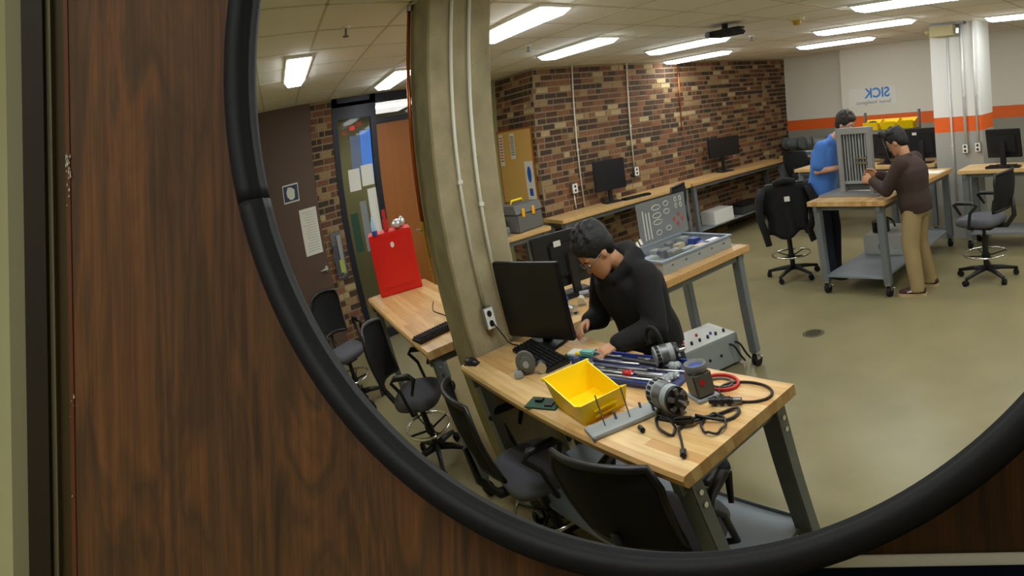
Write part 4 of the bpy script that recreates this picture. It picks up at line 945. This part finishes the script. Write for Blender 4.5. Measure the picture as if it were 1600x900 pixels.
# bin rack
rk = thing('bin_rack', 'steel rack holding yellow bins behind the two people', 'rack', (-3.38, -8.15, H))
for x in (-.42, .42): MB().box((x - .015, -.015, 0), (x + .015, .015, .7)).box((x - .015, -.1, 0), (x + .015, .12, .015)).build('upright', DSTEEL, rk)
for z in (.44, .22, .03): MB().box((-.42, .0, z), (.42, .14, z + .012)).build('rail', DSTEEL, rk)
bproto = None
for i in range(7):
    z = (.452, .452, .452, .232, .232, .042, .042)[i]; x = (-.27, 0, .27, -.27, 0, -.27, 0)[i]
    lab = ('top row yellow bin holding dark parts, left end of the rack', 'top row yellow bin in the middle of the rack', 'top row yellow bin at the right end of the rack', 'second row yellow bin at the left of the rack', 'second row yellow bin in the middle of the rack', 'bottom row yellow bin at the left of the rack', 'bottom row yellow bin in the middle of the rack')[i]
    if bproto is None: bproto = bin_mesh(.24, .18, .14).mesh('bin_body', YELLOW)
    t = thing('parts_bin', lab, 'bin', (-3.38 + x, -8.07, H + z), R_(90), 'yellow bins on the rack')
    o = bpy.data.objects.new('bin_body', bproto); COL.objects.link(o); o.parent = t
    if i == 0: MB().ell((0, 0, .09), (.06, .08, .04), 10, 6).build('contents', BLACKM, t)
rk2 = thing('bin_rack', 'steel rack with yellow bins at the right edge', 'rack', (-1.12, -7.3, H)); MB().box((-.16, -.01, 0), (-.14, .01, .6)).box((.3, -.01, 0), (.32, .01, .6)).build('upright', DSTEEL, rk2)
for z in (.02, .2, .38): MB().box((-.16, .0, z), (.32, .12, z + .012)).build('rail', DSTEEL, rk2)
for i in range(3):
    t = thing('parts_bin', ('lowest yellow bin at the right edge rack', 'middle yellow bin at the right edge rack', 'upper yellow bin at the right edge rack')[i], 'bin', (-1.12, -7.23, H + .032 + .18 * i), R_(90), 'yellow bins on the right edge rack')
    o = bpy.data.objects.new('bin_body', bproto); COL.objects.link(o); o.parent = t
rs = thing('stapler', 'red tool lying on the bench right of the column', 'tool', (-1.62, -6.95, H)); MB().box((-.09, -.025, 0), (.09, .025, .025), .006).build('body', RED2, rs); MB().box((-.05, -.015, .025), (.08, .015, .04), .006).build('grip', BLACKP, rs)
keyboard('black keyboard before the tilted monitor', (-1.5, -6.95, H), 0, 4, 12, .4, .13)
for i, (x, lab) in enumerate(((-6.1, 'grey bench grinder nearest the brick corner'), (-5.5, 'grey bench grinder farther from the brick corner'))):
    t = thing('bench_grinder', lab, 'grinder', (x, -9.72, H), R_(8 - 30 * i))
    MB().cyl((-.12, 0, .2), .09, .24, 'x', 18).build('motor_body', mat('blue_grey_cast', srgb(128, 138, 140), .5, .3), t)
    for s in (-1, 1):
        MB().cyl((s * .2 - .03, 0, .2), .11, .06, 'x', 20).build('wheel_guard', MATS['blue_grey_cast'], t); MB().cyl((s * .2 - .012, .04, .2), .095, .024, 'x', 20).build('stone', TOOLBOX, t)
    MB().box((-.1, -.09, 0), (.1, .09, .05), .01).box((-.06, -.06, .05), (.06, .06, .13), .01).build('pedestal', DSTEEL, t)
bl = thing('blue_tray', 'blue tray before the grinders', 'tray', (-5.75, -9.53, H)); MB().box((-.4, -.05, 0), (.35, .05, .05), .008).build('tray', mat('steel_blue_plastic', srgb(70, 110, 150), .5), bl); MB().box((-.1, -.03, .05), (.15, .03, .07)).build('paper_roll', PAPER, bl)
rb = thing('red_bottle', 'red bottle on the grinder bench', 'bottle', (-5.18, -9.6, H)); MB().lathe([(0, 0), (.04, 0), (.04, .12), (.02, .16), (.02, .19), (0, .19)], 14).build('bottle', mat('red_glossy', srgb(220, 50, 50), .3), rb); MB().cyl((0, 0, .19), .022, .025).build('cap', RED2, rb)

# ------------------------------------------------------------------ people
V = Vector
def fuse(mb, name, m, parent, voxel, smooth=6, fac=.5):
    o = bpy.data.objects.new(name, mb.mesh(name, m)); COL.objects.link(o)
    r = o.modifiers.new('r', 'REMESH'); r.mode = 'VOXEL'; r.voxel_size = voxel; r.use_smooth_shade = True
    s = o.modifiers.new('s', 'SMOOTH'); s.iterations = smooth; s.factor = fac
    bpy.context.view_layer.update()
    me = bpy.data.meshes.new_from_object(o.evaluated_get(bpy.context.evaluated_depsgraph_get()))
    o.modifiers.clear(); old = o.data; o.data = me; bpy.data.meshes.remove(old)
    me.materials.clear(); me.materials.append(m); me.polygons.foreach_set('use_smooth', [True] * len(me.polygons))
    o.parent = parent
    return o
def limb(mb, pts, rs, n=14):
    P = []; Q = []
    for i in range(len(pts) - 1):
        for k in range(4):
            t = k / 4; P.append(V(pts[i]).lerp(V(pts[i + 1]), t)); Q.append(rs[i] + (rs[i + 1] - rs[i]) * t)
    P.append(V(pts[-1])); Q.append(rs[-1]); mb.tube(P, Q, n)
    for p, r in zip(pts, rs): mb.ell(p, (r * .98,) * 3, 12, 8)
def oval(c, side, fwd, a, b, n=20, pw=.85):
    out = []
    for k in range(n):
        t = 2 * math.pi * k / n; cs, sn = math.cos(t), math.sin(t)
        out.append(V(c) + V(side) * a * math.copysign(abs(cs) ** pw, cs) + V(fwd) * b * math.copysign(abs(sn) ** pw, sn))
    return out
def trunk(mb, hip, chest, neck, side, grow=0, hips_w=.165, waist_w=.145, chest_w=.185, depth=.115):
    hip, chest, neck = V(hip), V(chest), V(neck); side = V(side).normalized()
    ax = (chest - hip).normalized(); fwd = ax.cross(side).normalized()
    if fwd.y < 0: fwd = -fwd
    L = (chest - hip)
    st = [(hip - ax * .10, hips_w * .9, depth * .95), (hip, hips_w, depth * 1.02), (hip + L * .35, waist_w, depth * .92), (hip + L * .75, chest_w * .97, depth * 1.08), (chest, chest_w, depth * 1.08), (chest + (neck - chest) * .45, chest_w * .86, depth * .9), (chest + (neck - chest) * .8, chest_w * .42, depth * .62)]
    mb.loft([oval(c, side, fwd, a + grow, b + grow) for c, a, b in st])
def hand(mb, wrist, d, palm, curl=35, spread=1, s=1.0, right=True):
    """d = direction of the fingers, palm = direction the palm faces"""
    d = V(d).normalized(); palm = V(palm); palm = (palm - d * palm.dot(d)).normalized(); side = d.cross(palm) * (1 if right else -1)   # towards the thumb
    W = V(wrist)
    mb.loft([oval(W + d * t * s, side, palm, a * s, b * s, 12) for t, a, b in ((-.02, .026, .02), (.02, .034, .018), (.06, .041, .017), (.088, .04, .014))])
    for k, (o, L) in enumerate(((.030, .070), (.011, .080), (-.009, .074), (-.028, .058))):
        p = W + (d * .082 + side * o) * s; dirn = (d + side * o * 1.2 * spread).normalized(); pts = [p - d * .02 * s]; cur = p
        for j, f in enumerate((.45, .32, .23)):
            ang = R_(curl * (.6, 1.0, 1.2)[j])
            q = (dirn * math.cos(ang) + palm * math.sin(ang)).normalized(); pts.append(cur); cur = cur + q * L * f * s; dirn = q; palm2 = palm
        pts.append(cur); mb.tube(pts, [.0095 * s, .0098 * s, .009 * s, .0085 * s, .0068 * s], 10); mb.ell(cur, (.0068 * s,) * 3, 8, 6)
    a = W + (d * .025 + side * .026) * s; b = a + (d * .03 + side * .026 + palm * .008) * s; c = b + (d * .03 + side * .006 + palm * .014) * s; e = c + (d * .024 + palm * .01) * s
    mb.tube([a, b, c, e], [.013 * s, .0125 * s, .011 * s, .0085 * s], 10); mb.ell(e, (.0085 * s,) * 3, 8, 6)
def head_frame(c, pitch, yaw, roll=0):
    return Matrix.Translation(c) @ Euler((R_(-pitch), R_(roll), R_(yaw)), 'XYZ').to_matrix().to_4x4()
def head(mb, q):
    # local: y forward, z up, origin at the head's centre; half height .115
    st = [(-.118, .026, .03, .052), (-.108, .042, .045, .046), (-.085, .054, .062, .034), (-.05, .064, .078, .016), (-.01, .071, .09, .006), (.03, .074, .096, -.002), (.065, .071, .092, -.006), (.095, .056, .074, -.008), (.115, .03, .042, -.008)]
    mb.loft([[q @ p for p in oval((0, oy, z), (1, 0, 0), (0, 1, 0), a, b, 22, .92)] for z, a, b, oy in st])
    mb.loft([[q @ p for p in oval((0, y, z), (1, 0, 0), (0, 0, 1), a, b, 10)] for y, z, a, b in ((.078, -.012, .014, .034), (.1, -.022, .014, .018), (.112, -.03, .011, .01))])      # nose
    mb.loft([[q @ p for p in oval((0, y, -.064), (1, 0, 0), (0, 0, 1), a, b, 10)] for y, a, b in ((.07, .03, .016), (.088, .024, .012), (.095, .014, .006))])                       # lips' mound
    for s in (-1, 1):
        mb.ell((s * .034, .078, .028), (.022, .012, .008), 10, 6, mt=q)                                                                                                      # brow
        mb.ell((s * .076, -.008, -.008), (.008, .02, .032), 10, 8, mt=q)                                                                                                      # ear
def face_parts(q, parent):
    e = MB(); ir = MB(); lp = MB(); br = MB()
    for s in (-1, 1):
        e.ell((s * .031, .083, .004), (.013, .008, .007), 10, 6, mt=q); ir.ell((s * .031, .0895, .003), (.006, .003, .006), 8, 5, mt=q)
        br.tube([q @ V((s * .014, .092, .026)), q @ V((s * .033, .09, .03)), q @ V((s * .052, .078, .024))], [.003, .004, .0025], 6)
    lp.tube([q @ V((-.022, .087, -.064)), q @ V((0, .097, -.062)), q @ V((.022, .087, -.064))], [.003, .005, .003], 7)
    e.build('eyes', EYEW, parent); ir.build('irises', EYEB, parent); lp.build('mouth', LIPS, parent); br.build('eyebrows', HAIRB, parent)
def hair(q, parent, m, fringe=.0, seed=1, bulk=1.0, messy=1.0):
    r = random.Random(seed); mb = MB()
    mb.ell((0, -.022, .045), (.083 * bulk, .096 * bulk, .092 * bulk), 20, 12, mt=q); mb.ell((0, -.055, .0), (.074 * bulk, .062, .085), 16, 10, mt=q)
    mb.ell((0, .045, .085), (.066 * bulk, .05, .045 + fringe), 16, 9, mt=q)
    for s in (-1, 1): mb.ell((s * .068, .012, .035), (.016, .034, .042), 10, 7, mt=q)
    for k in range(90):
        a = r.uniform(0, 2 * math.pi); t = r.uniform(.0, 1.25)
        if math.sin(a) > .2 and t > .95: t = .95
        p = V((.08 * math.sin(t) * math.cos(a), -.01 + .095 * math.sin(t) * math.sin(a), .045 + .09 * math.cos(t)))
        d = V((p.x, p.y + .01, p.z - .04)).normalized(); sw = V((r.uniform(-1, 1), r.uniform(-.4, 1), r.uniform(-.3, .5))) * .5
        L = r.uniform(.016, .03) * messy
        mb.tube([q @ (p - d * .02), q @ (p + d * L * .4), q @ (p + (d + sw).normalized() * L)], [.02, .015, .007], 7)
    return fuse(mb, 'hair', m, parent, .007, 2)
def glasses(q, parent):
    mb = MB()
    for s in (-1, 1):
        mb.tube([q @ V((s * .034 + .022 * math.cos(a), .103 - .006 * abs(math.cos(a)) * 0, .002 + .017 * math.sin(a))) for a in [2 * math.pi * k / 20 for k in range(20)]], .002, 6, closed=True)
        mb.tube([q @ V((s * .056, .102, .006)), q @ V((s * .074, .06, .006)), q @ V((s * .08, -.01, .002))], .002, 6)
    mb.tube([q @ V((-.012, .104, .005)), q @ V((.012, .104, .005))], .002, 6)
    return mb.build('glasses', DSTEEL, parent)
def shoe(parent, ank, toe, m, sole, stripe=None):
    a = V(ank); d = V(toe); d.z = 0; d.normalize(); s = V((-d.y, d.x, 0))
    up = MB(); so = MB(); rg = []
    for t, w_, h_ in ((-.075, .03, .06), (-.05, .038, .075), (0, .04, .085), (.06, .043, .07), (.12, .047, .05), (.165, .04, .04), (.19, .02, .03)):
        c = V((a.x, a.y, 0)) + d * t; rg.append([V(p) for p in oval(c + V((0, 0, .02 + h_ / 2)), s, (0, 0, 1), w_, h_ / 2, 14, .8)])
    o = up.loft(rg).build('shoe', m, parent)
    rg = []
    for t, w_ in ((-.085, .025), (-.06, .042), (0, .043), (.06, .046), (.12, .051), (.165, .044), (.197, .022)):
        c = V((a.x, a.y, 0)) + d * t; rg.append([c + s * w_ + V((0, 0, .0)), c + s * w_ + V((0, 0, .028)), c - s * w_ + V((0, 0, .028)), c - s * w_ + V((0, 0, 0))])
    so.loft(rg, smooth=False).build('sole', sole, o)
    if stripe:
        for sg in (-1, 1):
            c = V((a.x, a.y, 0)); MB().tube([c + d * .1 + s * sg * .046 + V((0, 0, .045)), c + d * .03 + s * sg * .042 + V((0, 0, .06)), c - d * .05 + s * sg * .036 + V((0, 0, .05))], [.006, .012, .012], 6).build('side_stripe', stripe, o)
def person(label, loc, rz, J, skin, top, topname, pants, hairm, seed, sleeves='long', shoes=(BLACKP, BLACKM, None), bulk=1.0, thick=1.0, gl=False, hood=False, tw=1.0):
    t = thing('person', label, 'person', loc, rz)
    side = V((1, 0, 0)); hq = head_frame(J['head'], J['pitch'], J.get('hyaw', 0))
    b = MB()
    trunk(b, J['hip'], J['chest'], J['neck'], side)
    base = hq @ V((0, -.02, -.085))
    b.tube([V(J['neck']) - (base - V(J['neck'])) * .5, J['neck'], base, hq @ V((0, -.01, -.03))], [.06, .056, .054, .05], 14)
    head(b, hq)
    for s, k in ((1, 'r'), (-1, 'l')):
        limb(b, [J['sh' + k], J['el' + k], J['wr' + k]], [.048, .038, .026])
        hand(b, J['wr' + k], J['hd' + k], J['hp' + k], J.get('curl', 35), right=(s > 0))
        hp = V(J['hip']) + V((s * .09, 0, -.04)); limb(b, [hp, J['kn' + k], J['an' + k]], [.08, .054, .036])
        a = V(J['an' + k]); f = V(J['ft' + k]).normalized(); b.tube([a + V((0, 0, -.01)), V((a.x, a.y, .045)) + f * .05, V((a.x, a.y, .04)) + f * .14], [.036, .034, .022], 10)
    fuse(b, 'body', skin, t, .0068, 3)
    face_parts(hq, t)
    hair(hq, t, hairm, seed=seed, bulk=bulk)
    c = MB(); g = .022 * thick
    trunk(c, J['hip'], J['chest'], J['neck'], side, g, .168, .162, .192, .122)
    for s, k in ((1, 'r'), (-1, 'l')):
        sh, el, wr = V(J['sh' + k]), V(J['el' + k]), V(J['wr' + k])
        if sleeves == 'long': limb(c, [sh, el, wr - (wr - el).normalized() * .015], [.062 + g * .7, .05 + g * .6, .036 + g * .4])
        else: limb(c, [sh, sh.lerp(el, .75)], [.062 + g * .5, .062 + g * .4])
        nk = V(J['neck']); limb(c, [nk - V((0, .01, .04)), sh], [.06, .066])
    if hood:
        nb = V(J['neck']); c.tube([nb + V((-.12, .02, .0)), nb + V((-.09, -.07, .02)), nb + V((0, -.11, .03)), nb + V((.09, -.07, .02)), nb + V((.12, .02, .0)), nb + V((.06, .08, -.05)), nb + V((-.06, .08, -.05))], [.04, .055, .065, .055, .04, .03, .03], 12, closed=True)
    else:
        nb = V(J['neck']); ax = (base - nb).normalized(); c.tube([nb - ax * .04, nb + ax * .012], [.075, .066], 16)
    o = fuse(c, topname, top, t, .011, 5)
    if sleeves == 'long':
        for k in 'rl':
            wr, el = V(J['wr' + k]), V(J['el' + k]); d = (wr - el).normalized(); MB().tube([wr - d * .045, wr - d * .005], [.037, .034], 14).build('cuff', top, o)
    p = MB()
    hipc = V(J['hip']); ax = (V(J['chest']) - hipc).normalized()
    p.loft([oval(hipc + d, side, (0, 1, 0), a, bb) for d, a, bb in ((V((0, 0, -.13)), .165, .12), (V((0, 0, -.05)), .178, .13), (V((0, 0, .03)), .17, .124), (V((0, 0, .09)) + ax * .01, .16, .115))])
    for s, k in ((1, 'r'), (-1, 'l')):
        hp = hipc + V((s * .09, 0, -.06)); an = V(J['an' + k]); limb(p, [hp, J['kn' + k], an + V((0, 0, .0))], [.1, .08 * tw, .066 * tw]); p.tube([an + V((0, 0, .02)), an + V((0, 0, -.045))], [.066 * tw, .07 * tw], 14)
    fuse(p, 'trousers', pants, t, .012, 4)
    for k in 'rl': shoe(t, J['an' + k], J['ft' + k], *shoes)
    if gl: glasses(hq, t)
    return t, hq, o
# person in black hoodie at the near bench, bent over the work
J = dict(hip=(0, .12, .93), chest=(0, .195, 1.2), neck=(.01, .265, 1.315), head=(0, .38, 1.405), pitch=42, hyaw=14,
         shr=(.17, .215, 1.25), elr=(.235, .27, 1.02), wrr=(.15, .50, 1.0), hdr=(-.25, .9, -.12), hpr=(-.15, -.1, -1),
         shl=(-.17, .215, 1.25), ell=(-.25, .27, 1.01), wrl=(-.2, .40, 1.03), hdl=(.3, .85, -.05), hpl=(.6, 0, -.8), curl=32,
         knr=(.1, .06, .5), anr=(.11, .0, .085), ftr=(.1, 1, 0), knl=(-.1, .06, .5), anl=(-.11, -.02, .085), ftl=(-.1, 1, 0))
h1, hq, ho = person('person in black hoodie bending over the near bench', (-2.1, -1.93, 0), 0, J, SKIN2, HOODIE, 'hoodie', NAVYP, HAIRB, 3, bulk=1.12, hood=True, gl=True, thick=1.35)
zp = MB().tube([(0, .325, 1.2), (0, .245, 1.06), (0, .165, .95)], .004, 6).build('zip', DSTEEL, ho)
mk = MB()
for x in (0, .022): mk.box((x - .006, -.004, -.018), (x + .006, .004, .018), 0, Matrix.Translation((.105, .165, 1.385)) @ Matrix.Rotation(R_(-40), 4, 'Y') @ Matrix.Rotation(R_(-30), 4, 'Z') @ Matrix.Rotation(R_(20), 4, 'X'))
mk.build('white_marks', PAPER, ho)
# person in brown sweater and khaki trousers
J = dict(hip=(0, -.03, .9), chest=(0, .0, 1.2), neck=(0, .035, 1.345), head=(0, .11, 1.475), pitch=30, hyaw=0,
         shr=(.175, .01, 1.285), elr=(.2, .17, 1.045), wrr=(.08, .37, 1.12), hdr=(-.1, .95, .2), hpr=(-.9, 0, -.3),
         shl=(-.175, .01, 1.285), ell=(-.21, .17, 1.05), wrl=(-.09, .38, 1.16), hdl=(.1, .95, .15), hpl=(.9, 0, -.3), curl=42,
         knr=(.12, .01, .49), anr=(.15, -.03, .09), ftr=(.15, 1, 0), knl=(-.11, .01, .49), anl=(-.16, -.05, .09), ftl=(-.2, 1, 0))
person('person in brown sweater and khaki trousers by the rolling table', (-2.0, -5.35, 0), R_(90), J, SKIN2, BROWNS, 'sweater', KHAKI, HAIRB, 5, shoes=(SHOEB, SOLE, SOLEW), gl=True, thick=1.3, bulk=1.08, tw=1.1)
# person in blue t-shirt
J = dict(hip=(0, -.02, 1.0), chest=(0, .09, 1.36), neck=(0, .19, 1.515), head=(0, .335, 1.655), pitch=24, hyaw=0,
         shr=(.185, .12, 1.445), elr=(.22, .1, 1.2), wrr=(.1, .31, 1.2), hdr=(-.3, .9, 0), hpr=(-.8, 0, -.4),
         shl=(-.185, .12, 1.445), ell=(-.23, .07, 1.2), wrl=(-.1, .29, 1.22), hdl=(.3, .9, 0), hpl=(.8, 0, -.4), curl=40,
         knr=(.1, .02, .54), anr=(.1, -.02, .09), ftr=(.1, 1, 0), knl=(-.1, .02, .54), anl=(-.1, .02, .09), ftl=(-.1, 1, 0))
person('person in blue t-shirt and dark jeans by the rolling table', (-3.185, -5.72, 0), R_(-90), J, SKIN, BLUET, 'tshirt', NAVYP, HAIRD, 9, sleeves='short', gl=True, thick=1.2, bulk=1.12)
